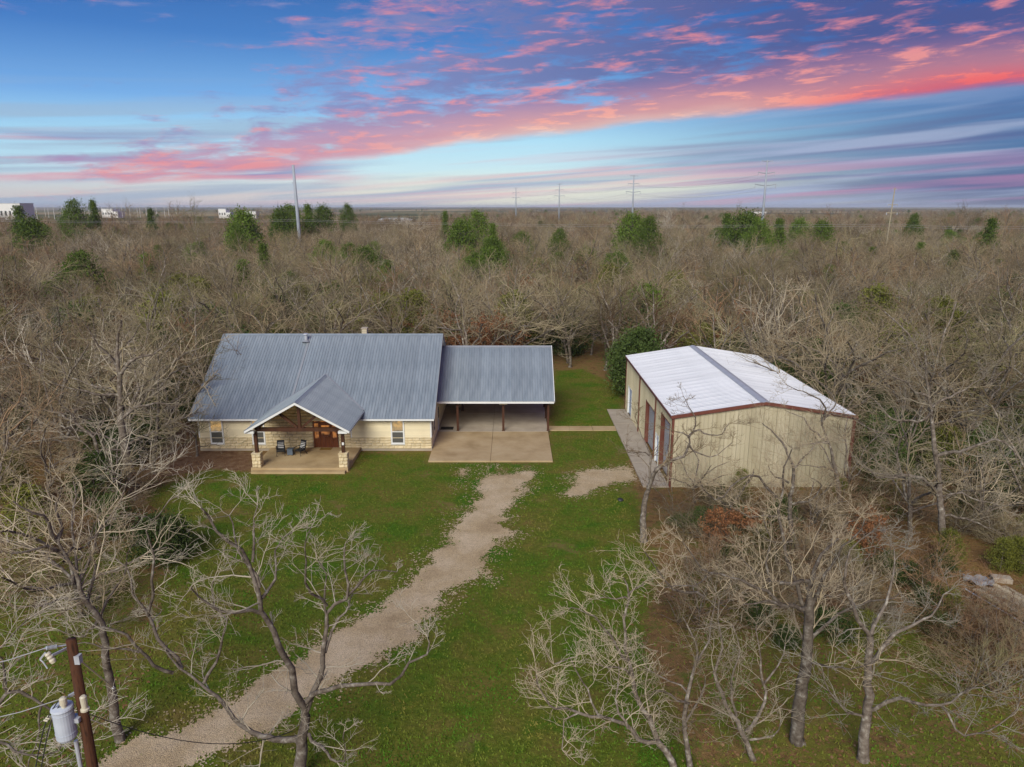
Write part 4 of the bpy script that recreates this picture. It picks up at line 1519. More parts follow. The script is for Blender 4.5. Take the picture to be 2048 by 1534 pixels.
drawn_tree(11, 'oak_tree', 'bare lichen-grey oak with crooked spreading limbs standing at the gravel driveway edge', 19.6,
           c4((690, 1640), (700, 1450), (720, 1250)),
           [dict(p=c4((720, 1250), (620, 950, -.4), (540, 780, -.6), (480, 670, -.7), (440, 480, -.8), (360, 340, -.9), (240, 220, -1.1), (130, 100, -1.3)), r=.13),
            dict(p=c4((480, 600, -.75), (545, 510, -.3), (565, 330, .2), (640, 230, .6)), r=.055),
            dict(p=c4((470, 680, -.7), (340, 670, -1.1), (200, 650, -1.5), (130, 590, -1.7), (90, 520, -1.9)), r=.06),
            dict(p=c4((470, 540, -.8), (330, 260, -.6), (300, 140, -.4)), r=.05),
            dict(p=c4((430, 400, -.8), (430, 220, -.3), (465, 90, .0)), r=.045),
            dict(p=c4((720, 1250), (790, 1060, .3), (830, 900, .5), (840, 690, .7), (950, 590, 1.0), (945, 450, 1.2), (935, 300, 1.3)), r=.11),
            dict(p=c4((950, 590, 1.0), (1050, 490, 1.4), (1110, 440, 1.7), (1230, 455, 2.2)), r=.05),
            dict(p=c4((840, 640, .7), (760, 560, .2), (715, 450, -.2), (745, 200, -.5)), r=.05),
            dict(p=c4((835, 680, .7), (830, 480, .9), (795, 380, 1.0)), r=.04),
            dict(p=c4((830, 900, .5), (900, 720, .9), (970, 640, 1.2), (975, 570, 1.3)), r=.06),
            dict(p=c4((720, 1180), (800, 1110, -.3), (920, 1090, -.6), (1060, 1075, -.9), (1190, 1065, -1.1), (1300, 970, -1.2), (1390, 900, -1.4), (1410, 810, -1.5)), r=.085),
            dict(p=c4((700, 1400), (560, 1370, .4), (480, 1370, .4), (370, 1300, .6), (240, 1160, .9), (150, 1075, 1.1), (30, 985, 1.4), (-60, 900, 1.6)), r=.12),
            dict(p=c4((160, 1070, 1.1), (200, 990, 1.2), (260, 890, 1.3), (250, 820, 1.2), (300, 720, 1.1), (210, 640, 1.0), (215, 490, .9)), r=.06),
            dict(p=c8((1240, 1320, 1.6), (1140, 1180, 1.8), (1040, 1030, 2.0), (960, 880, 2.2), (900, 790, 2.3), (865, 640, 2.5), (780, 560, 2.7)), r=.075),
            dict(p=c8((1010, 960, 2.1), (1030, 850, 2.0), (1050, 640, 2.0), (1010, 390, 2.1), (1090, 250, 2.2), (1210, 140, 2.3)), r=.06),
            dict(p=c8((1180, 1350, 1.7), (1060, 1290, 1.5), (950, 1210, 1.3), (880, 1090, 1.2), (700, 1040, 1.0), (600, 1060, .9), (540, 1110, .8), (380, 1050, .7)), r=.065),
            dict(p=c8((950, 1210, 1.3), (790, 1190, 1.0), (650, 1150, .8), (500, 1150, .6)), r=.045),
            dict(p=c4((740, 1350), (800, 1430, -.5), (870, 1480, -.8), (930, 1500, -1.0), (940, 1330, -1.0)), r=.06)],
           .24, dens=.62, tw=.80)
drawn_tree(12, 'oak_tree', 'bare oak with long leaning trunk rising behind the wooden utility pole', 21.5,
           [(246, 1540), (240, 1484), (227, 1416), (213, 1330), (203, 1250), (180, 1215), (160, 1180), (150, 1140), (128, 1105), (114, 1070)],
           [dict(p=c8((390, 450), (330, 330, -.4), (220, 250, -.8), (90, 180, -1.0)), r=.07),
            dict(p=c8((400, 430), (420, 300, .4), (370, 200, .6), (430, 80, .9)), r=.07),
            dict(p=c8((440, 590), (480, 510, .6), (600, 480, 1.2), (720, 330, 1.5)), r=.06),
            dict(p=c8((420, 520), (300, 500, -.5), (150, 520, -1.0), (60, 560, -1.2)), r=.06),
            dict(p=c8((560, 830), (420, 850, -.6), (300, 880, -1.2), (100, 910, -1.7)), r=.05),
            dict(p=c8((590, 900), (640, 700, .7), (620, 480, 1.2), (650, 280, 1.5)), r=.06),
            dict(p=c8((640, 1040), (740, 850, .9), (830, 700, 1.4), (900, 480, 1.9)), r=.06)],
           .20, dens=.95, tw=.85)
drawn_tree(13, 'oak_tree', 'small bare oak with crooked limbs leaning over the open lawn', 19.9,
           c5((800, 1600), (770, 1500), (700, 1400)),
           [dict(p=c5((730, 1440), (620, 1230, .2), (565, 1080, .4), (530, 900, .6), (520, 820, .7), (540, 650, .9), (525, 530, 1.0)), r=.10),
            dict(p=c5((545, 980, .5), (450, 860, .2), (390, 760, .0), (330, 730, -.2), (250, 700, -.4)), r=.05),
            dict(p=c5((540, 650, .9), (480, 640, .7), (390, 650, .5)), r=.035),
            dict(p=c5((540, 630, .9), (600, 590, 1.2), (630, 560, 1.4)), r=.035),
            dict(p=c5((720, 1420), (600, 1380, -.4), (520, 1310, -.6), (400, 1270, -.9), (280, 1250, -1.2), (120, 1200, -1.6), (60, 1050, -1.8)), r=.08),
            dict(p=c5((400, 1270, -.9), (300, 1090, -1.0), (240, 960, -1.1), (150, 1000, -1.3)), r=.04),
            dict(p=c5((540, 1330, -.6), (480, 1180, -.5), (500, 1000, -.2)), r=.05),
            dict(p=c5((560, 1060, .4), (480, 1010, .2), (370, 990, .0)), r=.045),
            dict(p=c5((280, 1250, -1.2), (200, 1300, -1.4), (200, 1430, -1.5)), r=.03)],
           .15, dens=.8, tw=.85)
drawn_tree(14, 'oak_tree', 'slender pale bare tree between the leaning oak and the thick dark trunk', 20.0,
           c5((880, 1620), (860, 1480), (840, 1330)),
           [dict(p=c5((840, 1330), (855, 1130, .2), (900, 990, .5), (890, 870, .6), (830, 740, .7)), r=.085),
            dict(p=c5((860, 1200, .1), (770, 1160, -.4), (680, 1130, -.8)), r=.045),
            dict(p=c5((850, 1140, .2), (760, 1070, .5), (640, 1030, .8)), r=.04),
            dict(p=c5((900, 990, .5), (960, 880, .9), (1000, 640, 1.2)), r=.045),
            dict(p=c5((840, 1300), (920, 1180, .4), (950, 1050, .7)), r=.05)],
           .12, dens=.85, tw=.85)
drawn_tree(15, 'oak_tree', 'bare forked tree with two thin upright stems over patchy grass', 20.6,
           c5((1230, 1600), (1200, 1500), (1130, 1340)),
           [dict(p=c5((1130, 1340), (1080, 1240, .2), (1030, 1150, .3), (1000, 1040, .5), (1030, 900, .8), (1010, 650, 1.2)), r=.085),
            dict(p=c5((1110, 1260, .1), (1080, 1080, -.2), (1125, 960, -.3), (1100, 800, -.3)), r=.05),
            dict(p=c5((1160, 1350), (1260, 1200, .5), (1250, 1080, .7), (1225, 900, .9), (1220, 780, 1.1)), r=.07),
            dict(p=c5((1250, 1100, .7), (1330, 1010, 1.1), (1370, 880, 1.4)), r=.045),
            dict(p=c5((1180, 1390), (1300, 1380, -.3), (1350, 1280, -.5)), r=.045)],
           .13, dens=.85, tw=.85)
drawn_tree(16, 'oak_tree', 'tall bare oak with thick dark trunk and wide white-grey crown over leaf litter', 21.4,
           [(1592, 1560), (1594, 1480), (1598, 1407), (1612, 1323), (1618, 1250), (1620, 1190)],
           [dict(p=c5((1490, 800), (1500, 660), (1500, 560, .3), (1560, 420, .6), (1640, 330, .9)), r=.13),
            dict(p=c5((1480, 700), (1380, 690, -.6), (1270, 660, -1.0), (1150, 690, -1.4)), r=.085),
            dict(p=c5((1490, 560, .3), (1300, 560, -.2), (1220, 520, -.4), (1120, 420, -.6)), r=.07),
            dict(p=c5((1300, 560, -.2), (1270, 460, .0), (1290, 330, .2), (1250, 230, .3)), r=.05),
            dict(p=c5((1380, 690, -.6), (1180, 570, -1.0), (980, 520, -1.4), (880, 580, -1.8), (740, 590, -2.1)), r=.06),
            dict(p=c5((980, 520, -1.4), (880, 440, -1.6), (830, 340, -1.7)), r=.04),
            dict(p=c5((940, 640, -1.5), (840, 610, -1.8), (740, 570, -2.0), (680, 470, -2.2), (620, 390, -2.4)), r=.045),
            dict(p=c5((1500, 640), (1620, 640, .8), (1720, 600, 1.3)), r=.06),
            dict(p=[(1615, 1290), (1660, 1240, .5), (1720, 1210, 1.0), (1800, 1190, 1.5)], r=.07),
            dict(p=[(1620, 1230), (1650, 1150, -.5), (1700, 1080, -.9), (1730, 1040, -1.0)], r=.07),
            dict(p=[(1610, 1330), (1660, 1330, -.8), (1700, 1340, -1.2), (1760, 1320, -1.6)], r=.05),
            dict(p=[(1618, 1240), (1570, 1100, .8), (1560, 1000, 1.3), (1580, 900, 1.6)], r=.08),
            dict(p=[(1560, 1000, 1.3), (1500, 950, .9), (1430, 1000, .6), (1400, 960, .4)], r=.05)],
           .26, dens=.9, tw=.85)
drawn_tree(17, 'oak_tree', 'bare twin of the thick oak, standing where leaf litter meets thin grass', 20.6,
           [(1722, 1560), (1726, 1480), (1738, 1390), (1735, 1330), (1742, 1270)],
           [dict(p=[(1736, 1330), (1790, 1270, .4), (1860, 1230, .9), (1900, 1180, 1.2)], r=.08),
            dict(p=[(1740, 1280), (1700, 1200, -.4), (1690, 1130, -.6), (1740, 1060, -.8)], r=.08),
            dict(p=[(1735, 1420), (1800, 1400, -.6), (1880, 1410, -1.1), (1960, 1370, -1.6)], r=.075),
            dict(p=[(1742, 1270), (1780, 1180, .8), (1790, 1100, 1.2)], r=.07),
            dict(p=[(1880, 1410, -1.1), (1930, 1470, -1.3), (2000, 1450, -1.6), (2040, 1400, -1.8)], r=.04),
            dict(p=[(1730, 1440), (1670, 1400, -.5), (1640, 1330, -.8)], r=.05)],
           .19, dens=.85, tw=.8)
drawn_tree(18, 'oak_tree', 'tall straight bare tree with tiered pale limbs beyond the workshop corner', 35.4,
           c6((1085, 1285), (1072, 1150), (1060, 1000), (1045, 800), (1020, 600), (1010, 480), (990, 330), (975, 150)),
           [dict(p=c6((1050, 730), (1130, 710, -.4), (1220, 690, -.8), (1370, 640, -1.2), (1460, 690, -1.5), (1510, 800, -1.7)), r=.10),
            dict(p=c6((1012, 490), (940, 540, .3), (860, 530, .6), (780, 520, .8), (720, 440, 1.0), (640, 380, 1.2)), r=.08),
            dict(p=c6((995, 400), (920, 370, -.3), (860, 310, -.6), (790, 290, -.9), (700, 220, -1.2)), r=.07),
            dict(p=c6((1015, 460), (1090, 410, .3), (1180, 370, .6), (1300, 290, 1.0), (1330, 250, 1.1)), r=.07),
            dict(p=c6((1060, 960), (1010, 900, -.4), (960, 855, -.7), (860, 840, -1.0), (720, 850, -1.4), (620, 770, -1.7)), r=.10),
            dict(p=c6((960, 855, -.7), (830, 820, -1.0), (810, 700, -1.2), (700, 600, -1.5)), r=.05),
            dict(p=c6((1070, 1060), (1200, 1080, .6), (1330, 1130, 1.1), (1480, 1190, 1.6)), r=.07),
            dict(p=c6((1065, 960), (1180, 940, -.5), (1280, 980, -.9), (1380, 1000, -1.3)), r=.06),
            dict(p=c6((990, 330), (900, 200, .4), (880, 110, .6)), r=.06)],
           .21, dens=.95, tw=1.0)
drawn_tree(19, 'oak_tree', 'slim dark bare tree leaning across the sand coloured workshop gable wall', 41.0,
           c6((515, 1080), (505, 1000), (490, 880), (465, 760), (440, 660), (400, 560), (400, 500)),
           [dict(p=c6((430, 650), (340, 580, .4), (300, 520, .6), (200, 480, .9)), r=.075),
            dict(p=c6((400, 560), (420, 460, -.4), (360, 400, -.7), (210, 340, -1.0)), r=.07),
            dict(p=c6((410, 530), (450, 500, .4), (560, 510, .8), (640, 560, 1.1), (760, 690, 1.4)), r=.06),
            dict(p=c6((440, 660), (330, 660, -.4), (240, 690, -.8), (170, 620, -1.0)), r=.055),
            dict(p=c6((480, 810), (380, 790, -.4), (270, 780, -.8)), r=.05),
            dict(p=c6((405, 520), (480, 430, .3), (400, 330, .6), (330, 250, .8)), r=.05)],
           .17, dens=.8, tw=1.0, twig='twig')
drawn_tree(20, 'oak_tree', 'pale bare tree in front of the workshop gable with upright forked stems', 33.5,
           c6((350, 1560), (320, 1420), (270, 1260), (225, 1110), (225, 950)),
           [dict(p=c6((225, 950), (245, 830), (200, 690, .3), (120, 590, .6), (60, 540, .9)), r=.10),
            dict(p=c6((215, 880), (140, 840, -.3), (100, 790, -.5)), r=.06),
            dict(p=c6((245, 800), (330, 710, .4), (380, 640, .7)), r=.05),
            dict(p=c6((230, 1000), (330, 980, -.3), (400, 900, -.6), (340, 850, -.8)), r=.06),
            dict(p=c6((240, 1100), (120, 1060, .5), (0, 1070, 1.0), (-120, 1000, 1.4)), r=.07),
            dict(p=c6((260, 1200), (120, 1210, -.6), (40, 1150, -1.0)), r=.06),
            dict(p=c6((320, 1420), (420, 1250, .4), (520, 1130, .8), (610, 1070, 1.1)), r=.08),
            dict(p=c6((350, 1380), (360, 1200, -.4), (420, 1080, -.7)), r=.06)],
           .18, dens=1.0, tw=.95)
drawn_tree(21, 'oak_tree', 'bare crooked tree with one trunk beside the workshop apron at the lawn edge', 37.0,
           [(1288, 1088), (1286, 1040), (1290, 1000), (1296, 980)],
           [dict(p=cg((390, 1160), (430, 1050, -.2), (480, 1000, -.4), (560, 960, -.6), (640, 920, -.8), (690, 860, -.9), (680, 780, -1.0), (600, 740, -1.2)), r=.13),
            dict(p=cg((680, 780, -1.0), (760, 730, -.6), (840, 770, -.4), (930, 760, -.2), (980, 680, .0)), r=.06),
            dict(p=cg((690, 850, -.9), (780, 920, -.7), (900, 910, -.5), (1000, 820, -.3)), r=.05),
            dict(p=cg((400, 1100), (405, 960, .3), (390, 860, .5), (330, 760, .8), (300, 640, 1.0)), r=.08),
            dict(p=cg((400, 920, .4), (320, 890, .1), (240, 900, -.3)), r=.05),
            dict(p=cg((680, 790, -1.0), (740, 690, -1.2), (690, 560, -1.4), (640, 480, -1.5)), r=.05)],
           .22, dens=.8, tw=.95, twig='twig')
drawn_tree(22, 'oak_tree', 'big old bare tree with thick pale trunk near the bare soil at the house corner', 43.0,
           c3((810, 1540), (795, 1400), (775, 1250), (745, 1080), (735, 900), (730, 740), (720, 650), (725, 540), (740, 430)),
           [dict(p=c3((740, 760), (790, 690, .3), (850, 660, .6), (960, 630, 1.0), (1040, 560, 1.3)), r=.13),
            dict(p=c3((725, 890), (640, 890, -.5), (540, 870, -1.0), (440, 850, -1.4), (330, 820, -1.8)), r=.10),
            dict(p=c3((730, 850), (600, 840, .6), (480, 800, 1.0), (360, 740, 1.5)), r=.09),
            dict(p=c3((755, 1030), (810, 980, .4), (870, 960, .8), (1000, 940, 1.3), (1100, 990, 1.6)), r=.12),
            dict(p=c3((730, 720), (640, 620, -.4), (560, 520, -.9), (500, 420, -1.2)), r=.09),
            dict(p=c3((725, 640), (820, 520, .5), (880, 440, .9)), r=.08),
            dict(p=c3((735, 950), (820, 860, -1.0), (920, 800, -1.7), (1010, 700, -2.0)), r=.08),
            dict(p=c3((770, 1220), (620, 1230, -.6), (520, 1290, -1.1), (420, 1250, -1.5)), r=.07),
            dict(p=c3((780, 1280), (880, 1200, -.7), (960, 1120, -1.1)), r=.06)],
           .34, dens=1.0, tw=1.15, twig='twig')
drawn_tree(23, 'oak_tree', 'bare straight tree standing on soil between the old thick tree and the house', 47.6,
           c3((940, 1370), (945, 1250), (960, 1150), (970, 1000), (972, 850), (972, 650), (960, 560)),
           [dict(p=c3((970, 1000), (1060, 930, .4), (1150, 870, .8), (1280, 800, 1.2)), r=.08),
            dict(p=c3((972, 850), (1080, 740, -.3), (1180, 700, -.6), (1300, 620, -1.0)), r=.08),
            dict(p=c3((972, 700), (1040, 600, .5), (1150, 520, .9)), r=.07),
            dict(p=c3((972, 760), (880, 700, -.4), (820, 640, -.8)), r=.06),
            dict(p=c3((960, 1150), (1060, 1160, .3), (1130, 1200, .6), (1190, 1130, .9)), r=.06),
            dict(p=c3((970, 900), (900, 850, .5), (830, 800, .9)), r=.05)],
           .17, dens=1.0, tw=1.1, twig='twig')
drawn_tree(24, 'oak_tree', 'small dark bare tree against the end corner of the stone house wall', 51.3,
           [(394, 912), (392, 890), (391, 868)],
           [dict(p=[(391, 868), (370, 850, .2), (340, 840, .5), (322, 838, .8)], r=.07),
            dict(p=[(392, 876), (380, 862, -.4), (352, 874, -.8), (330, 872, -1.1)], r=.05),
            dict(p=[(392, 890), (405, 895, -.4), (420, 888, -.7), (440, 892, -.8)], r=.04),
            dict(p=[(391, 868), (400, 850, .2), (410, 858, .0), (425, 848, -.2)], r=.04)],
           .10, dens=.8, tw=.9, twig='twig')
drawn_tree(25, 'oak_tree', 'gnarled bare tree with dark bent limb in the undergrowth below the old thick tree', 42.5,
           c3((620, 1330), (600, 1240), (570, 1150), (500, 1090), (430, 1040)),
           [dict(p=c3((430, 1040), (350, 1000, .4), (250, 980, .8), (120, 1000, 1.2)), r=.08),
            dict(p=c3((460, 1060), (400, 960, -.4), (330, 900, -.8)), r=.07),
            dict(p=c3((570, 1150), (640, 1050, .4), (600, 950, .8)), r=.06)],
           .15, dens=1.0, tw=1.1, twig='twig')

drawn_tree(26, 'oak_tree', 'bare pale oak reaching its limbs in beside the utility pole transformer', 15.8,
           [(-130, 1700), (-110, 1600), (-80, 1500)],
           [dict(p=[(-80, 1500), (-30, 1440, .2), (20, 1385, .4), (50, 1392, .5), (85, 1405, .6), (130, 1430, .7), (205, 1445, .9)], r=.07),
            dict(p=[(20, 1385, .4), (8, 1350, .3), (-10, 1300, .2)], r=.05),
            dict(p=[(85, 1405, .6), (80, 1440, .4), (68, 1490, .3), (60, 1540, .2)], r=.035),
            dict(p=[(-60, 1470, .1), (30, 1500, -.5), (90, 1510, -.8), (125, 1490, -1.0)], r=.05),
            dict(p=[(-80, 1500), (-60, 1380, .8), (0, 1290, 1.4), (60, 1240, 1.8)], r=.06)],
           .16, dens=.8, tw=.75)
# --- the wood round the clearing
BARE = [bare_tree_mesh(101, 9.5, 1.15, (8, 7, 6), .30, 7, wig=.22), bare_tree_mesh(102, 10.5, 1.0, (8, 7, 6), .34, 5, wig=.20),
        bare_tree_mesh(103, 8.5, 1.35, (8, 7, 6), .28, 6, wig=.22), bare_tree_mesh(104, 11.0, .85, (9, 6, 5), .36, 5),
        bare_tree_mesh(105, 9.0, 1.2, (9, 7, 6), .25, 6, 'twig_pale', wig=.2), bare_tree_mesh(106, 10.0, 1.1, (8, 7, 6), .30, 6, 'twig_brown'),
        bare_tree_mesh(107, 7.5, 1.25, (8, 7, 6), .18, 7, 'twig_brown', wig=.15), bare_tree_mesh(108, 9.8, 1.3, (8, 7, 6), .32, 6, 'twig', wig=.25),
        bare_tree_mesh(109, 9.2, 1.2, (8, 7, 6), .22, 7, 'twig_pale', wig=.13, vase=.95), bare_tree_mesh(110, 10.2, 1.05, (8, 7, 6), .3, 6, 'twig', wig=.18)]
BLAB = ['bare grey-brown tree with rounded crown', 'tall bare grey tree with crooked upper limbs', 'low wide bare tree with tangled limbs', 'slim upright bare tree',
        'bare tree with pale lichen-grey limbs', 'bare tree with reddish brown twigs', 'bushy many-stemmed brown bare tree', 'wide bare tree with twisting limbs',
        'vase-shaped bare tree with pale straight limbs', 'bare grey tree with fine upright twigs']
CEDAR = [leafy_mesh(201, 7.5, 2.9, 'cone', 300, 30, .11, 'cedar', .12), leafy_mesh(202, 6.0, 2.7, 'round', 240, 32, .11, 'cedar', .11, .12), leafy_mesh(205, 8.5, 3.1, 'round', 300, 32, .11, 'cedar', .12, .18)]
SHRUB = [leafy_mesh(211, 3.4, 1.6, 'round', 300, 30, .075, 'yaupon', .05), leafy_mesh(212, 2.6, 1.8, 'round', 280, 30, .075, 'yaupon', .05), leafy_mesh(213, 4.6, 1.5, 'round', 230, 24, .075, 'olive', .06)]
RUST = [rusty_mesh(221, 6.0, 5200, 'rust'), rusty_mesh(222, 5.0, 4200, 'rust'), rusty_mesh(223, 5.6, 3600, 'olive')]
BRUSH = [bare_tree_mesh(231, 3.2, 1.5, (8, 6, 5), .06, 9, 'twig_brown', .007, .14, trunk_r=.04, vase=1.0), bare_tree_mesh(232, 2.6, 1.7, (8, 6, 5), .05, 10, 'twig', .007, .16, trunk_r=.035, vase=1.1)]

rt = random.Random(77)


def zone(x_, y_):
    if x_ < -23 and y_ < 72:
        return 'west of the house'
    if x_ > 21.5 and y_ < 72:
        return 'east of the workshop'
    if y_ < 44:
        return 'in front of the workshop'
    if x_ < -5.5:
        return 'behind the long house'
    if x_ < 9:
        return 'behind the carport lawn'
    return 'behind the metal workshop'


def open_ground(x_, y_):
    """places kept clear of trees"""
    if -26 < x_ < 4.2 and 46 < y_ < 71.5:
        return True
    if 3 < x_ < 10.7 and y_ < 80 and y_ > 44:
        return True
    if 8.5 < x_ < 24.6 and 43 < y_ < 68:
        return True
    return False


def inside_lawn(x_, y_, m_=0.0):
    return float(sdf(np.array([x_]), np.array([y_]), LAWN)[0]) > -m_


spots = []
yv = 24.0
while yv < 132:
    st_ = 5.0 if yv > 60 else 4.6
    xl = 8 + yv * .80
    xv = -xl
    while xv < xl:
        x_, y_ = xv + rt.uniform(-1.7, 1.7), yv + rt.uniform(-1.7, 1.7)
        xv += st_
        if open_ground(x_, y_) or inside_lawn(x_, y_, 1.2):
            continue
        u_, v_ = uv_of((x_, y_, 6))
        if not -160 < u_ < 2210:
            continue
        if y_ < 44 and x_ > 0 and rt.random() < .08:
            continue
        if y_ < 42 and x_ < 0 and rt.random() < .25:
            continue
        if y_ < 30 and -20 < x_ < 10:
            continue
        if y_ < 26 or (y_ < 44 and 0 < x_ < 20 and rt.random() < .15):
            continue
        if 18.5 < x_ < 27 and 25 < y_ < 35.5:
            continue
        if y_ < 66 and 22 < x_ < 26 and rt.random() < .5:
            continue
        spots.append((x_, y_))
    yv += st_
spots.sort(key=lambda p: p[1])
far_spots = spots[286:]
spots = spots[:286]
for k, (x_, y_) in enumerate(spots):
    i = rt.randrange(len(BARE))
    if y_ < 60 and i in (3, 6):
        i = rt.choice((0, 2, 4, 7))
    s_ = rt.uniform(.88, 1.28)
    if x_ > 8 and y_ < 44:
        s_ *= rt.uniform(.40, .66) if x_ < 21 else rt.uniform(.55, .9)
    elif y_ < 42:
        s_ *= rt.uniform(.6, .95)
    zn = zone(x_, y_)
    put_tree('bare_tree', f'{BLAB[i]} in the wood {zn}', 'tree', BARE[i], (x_, y_, 0), rt.uniform(0, 6.28), (s_ * rt.uniform(.92, 1.1), s_), f'{BLAB[i]}, {zn}', rt.uniform(-.06, .06))

# underwood: evergreen shrubs, cedars, leafy rust-coloured saplings, brush
for k in range(230):
    for _ in range(30):
        y_ = 24 + 100 * rt.random() ** .9
        x_ = rt.uniform(-1, 1) * (4 + y_ * .76)
        if not open_ground(x_, y_) and not inside_lawn(x_, y_, .8) and not (y_ < 33 and -24 < x_ < 12):
            break
    i = rt.choice((0, 1, 1, 0, 2))
    if (y_ < 45 and 6 < x_ < 30 and rt.random() < .72) or (y_ < 36 and x_ > 8):
        continue
    zn = zone(x_, y_)
    put_tree('evergreen_shrub', (('tall dark evergreen shrub', 'low round dark evergreen shrub', 'yellow-green leafy shrub')[i]) + f' under the bare trees {zn}', 'shrub', SHRUB[i],
             (x_, y_, 0), rt.uniform(0, 6.28), (rt.uniform(.7, 1.25) if y_ < 66 else rt.uniform(1.0, 2.0)) * (.8 if y_ < 44 else 1), f'evergreen shrubs {i} {zn}')
for k in range(200):
    for _ in range(30):
        y_ = 24 + 62 * rt.random() ** 1.35
        x_ = rt.uniform(-1, 1) * (4 + y_ * .76)
        if not open_ground(x_, y_) and not inside_lawn(x_, y_, .5) and not (y_ < 28 and x_ < 16):
            break
    i = rt.randrange(2)
    zn = zone(x_, y_)
    put_tree('brush', ('brown leafless brush clump', 'grey leafless brush clump')[i] + f' at the foot of the trees {zn}', 'brush', BRUSH[i],
             (x_, y_, 0), rt.uniform(0, 6.28), rt.uniform(.6, 1.15), f'brush clumps {i} {zn}')
for k in range(130):
    for _ in range(30):
        y_, x_ = rt.uniform(27, 47), rt.uniform(10, 36)
        if not open_ground(x_, y_) and not inside_lawn(x_, y_, .8) and x_ < 6 + y_ * .76 and not (20.5 < x_ < 27 and y_ < 33.5):
            break
    else:
        continue
    i = rt.randrange(2)
    if rt.random() < .3:
        put_tree('evergreen_shrub', 'small leafy green undershrub in the thicket by the workshop and lumber stack', 'shrub', SHRUB[(1, 2)[i]], (x_, y_, 0), rt.uniform(0, 6.28), (rt.uniform(.35, .6), rt.uniform(.25, .45)), 'small undershrubs in the eastern thicket')
    else:
        put_tree('brush', ('brown', 'grey')[i] + ' leafless brush in the thicket between the workshop and lumber stack', 'brush', BRUSH[i], (x_, y_, 0), rt.uniform(0, 6.28), rt.uniform(.55, 1.0), f'brush of the eastern thicket {i}')
for k in range(44):
    for _ in range(30):
        y_ = 60 + 60 * rt.random()
        x_ = rt.uniform(-1, 1) * (4 + y_ * .74)
        if not open_ground(x_, y_) and not inside_lawn(x_, y_, .8):
            break
    i = rt.randrange(3)
    zn = zone(x_, y_)
    put_tree('leafy_sapling', ('rusty brown sapling still holding dead leaves', 'short rusty sapling thick with dead leaves', 'olive sapling with thin yellow-green leaves')[i] + f' {zn}', 'sapling', RUST[i],
             (x_, y_, 0), rt.uniform(0, 6.28), rt.uniform(.8, 1.2), f'leafy saplings {i} {zn}')
# saplings and evergreens that the photograph shows singly: (pixel of the foot on the ground or of the top, kind)
for u_, v_, kind, i, s_, lab in ((1290, 560, 'c', 1, 1.35, 'bushy bright green cedar rising above bare trees behind the carport lawn'),
                                 (965, 590, 'r', 0, 1.2, 'rusty orange leafy tree in the wood straight behind the carport'),
                                 (1655, 720, 'r', 1, 1.1, 'rusty orange sapling beside the far eave of the workshop'),
                                 (1600, 705, 'r', 0, .9, 'taller rusty sapling behind the workshop roof edge'),
                                 (560, 640, 's', 2, 1.3, 'big yellow-green shrub close behind the house ridge'),
                                 (200, 800, 's', 0, 1.4, 'large dark evergreen shrub seen between the limbs of the old thick tree'),
                                 (150, 770, 's', 1, 1.4, 'second broad dark evergreen beyond the old thick tree'),
                                 (330, 1120, 's', 1, .95, 'dark evergreen bush at the edge of the front lawn'),
                                 (255, 930, 's', 0, .8, 'upright dark evergreen at the foot of the old thick tree'),
                                 (1560, 1070, 's', 0, .65, 'dark evergreen shrub below the workshop gable wall'),
                                 (1480, 1000, 's', 2, .45, 'yellow-green shrub growing against the workshop gable wall'),
                                 (1460, 1110, 'r', 1, .62, 'red-brown leafy sapling in the thicket before the workshop'),
                                 (1720, 1130, 'r', 1, .6, 'red-brown leafy sapling among the pale trees near the lumber stack'),
                                 (1960, 960, 's', 1, 1.3, 'broad dark evergreen thicket east of the tiered pale tree'),
                                 (2020, 900, 's', 0, 1.2, 'tall dark evergreen at the edge of the eastern wood'),
                                 (2010, 620, 'c', 1, 1.2, 'yellowish green cedar among bare trees in the eastern wood')):
    if kind == 'c' or v_ < 760:
        yy = 95 if kind == 'c' else 76
        P = at_y(u_, v_, yy)
        loc = (P.x, yy, 0)
    else:
        P = at_z(u_, v_)
        loc = (P.x, P.y, 0)
    me = {'c': CEDAR, 'r': RUST, 's': SHRUB}[kind][i]
    put_tree({'c': 'cedar_tree', 'r': 'leafy_sapling', 's': 'evergreen_shrub'}[kind], lab, {'c': 'tree', 'r': 'sapling', 's': 'shrub'}[kind], me, loc, rt.uniform(0, 6), s_, None)

# cedars whose tops stand out against the canopy: (u, top v, distance)
for k, (u_, v_, d_) in enumerate(((35, 415, 250), (60, 440, 190), (145, 403, 260), (185, 404, 270), (485, 425, 210), (470, 450, 190), (525, 490, 150), (560, 420, 260), (580, 412, 280),
                                  (615, 412, 290), (645, 415, 300), (695, 410, 330), (890, 425, 260), (920, 445, 200), (955, 425, 210), (985, 450, 190), (1265, 432, 200), (1300, 436, 170),
                                  (1455, 430, 230), (1495, 428, 210), (1520, 440, 200), (1560, 440, 220), (1645, 445, 210), (1830, 430, 260), (1985, 440, 190), (1600, 440, 260), (1120, 460, 190), (300, 420, 300))):
    P = at_y(u_, v_, d_)
    i = k % 3
    hh = (7.5, 6.0, 8.5)[i]
    s_ = max(.9, P.z / hh)
    for lim, near_ in ((110, 'below the white warehouse'), (330, 'among the rows of thin white masts'), (540, 'before the stepped white industrial building'), (720, 'around the stout pale mast'),
                       (1010, 'between the pond and the steel mast line'), (1340, 'near the second steel mast of the line'), (1700, 'round the foot of the tallest steel mast'), (9999, 'near the slim wooden power pole')):
        if u_ < lim:
            break
    put_tree('cedar_tree', ('conical', 'rounded', 'tall ragged')[i] + ' green cedar above bare canopy ' + near_, 'tree', CEDAR[i], (P.x, d_, P.z - hh * s_), rt.uniform(0, 6), (s_ * rt.uniform(.55, .9), s_), 'green cedars in the far wood')

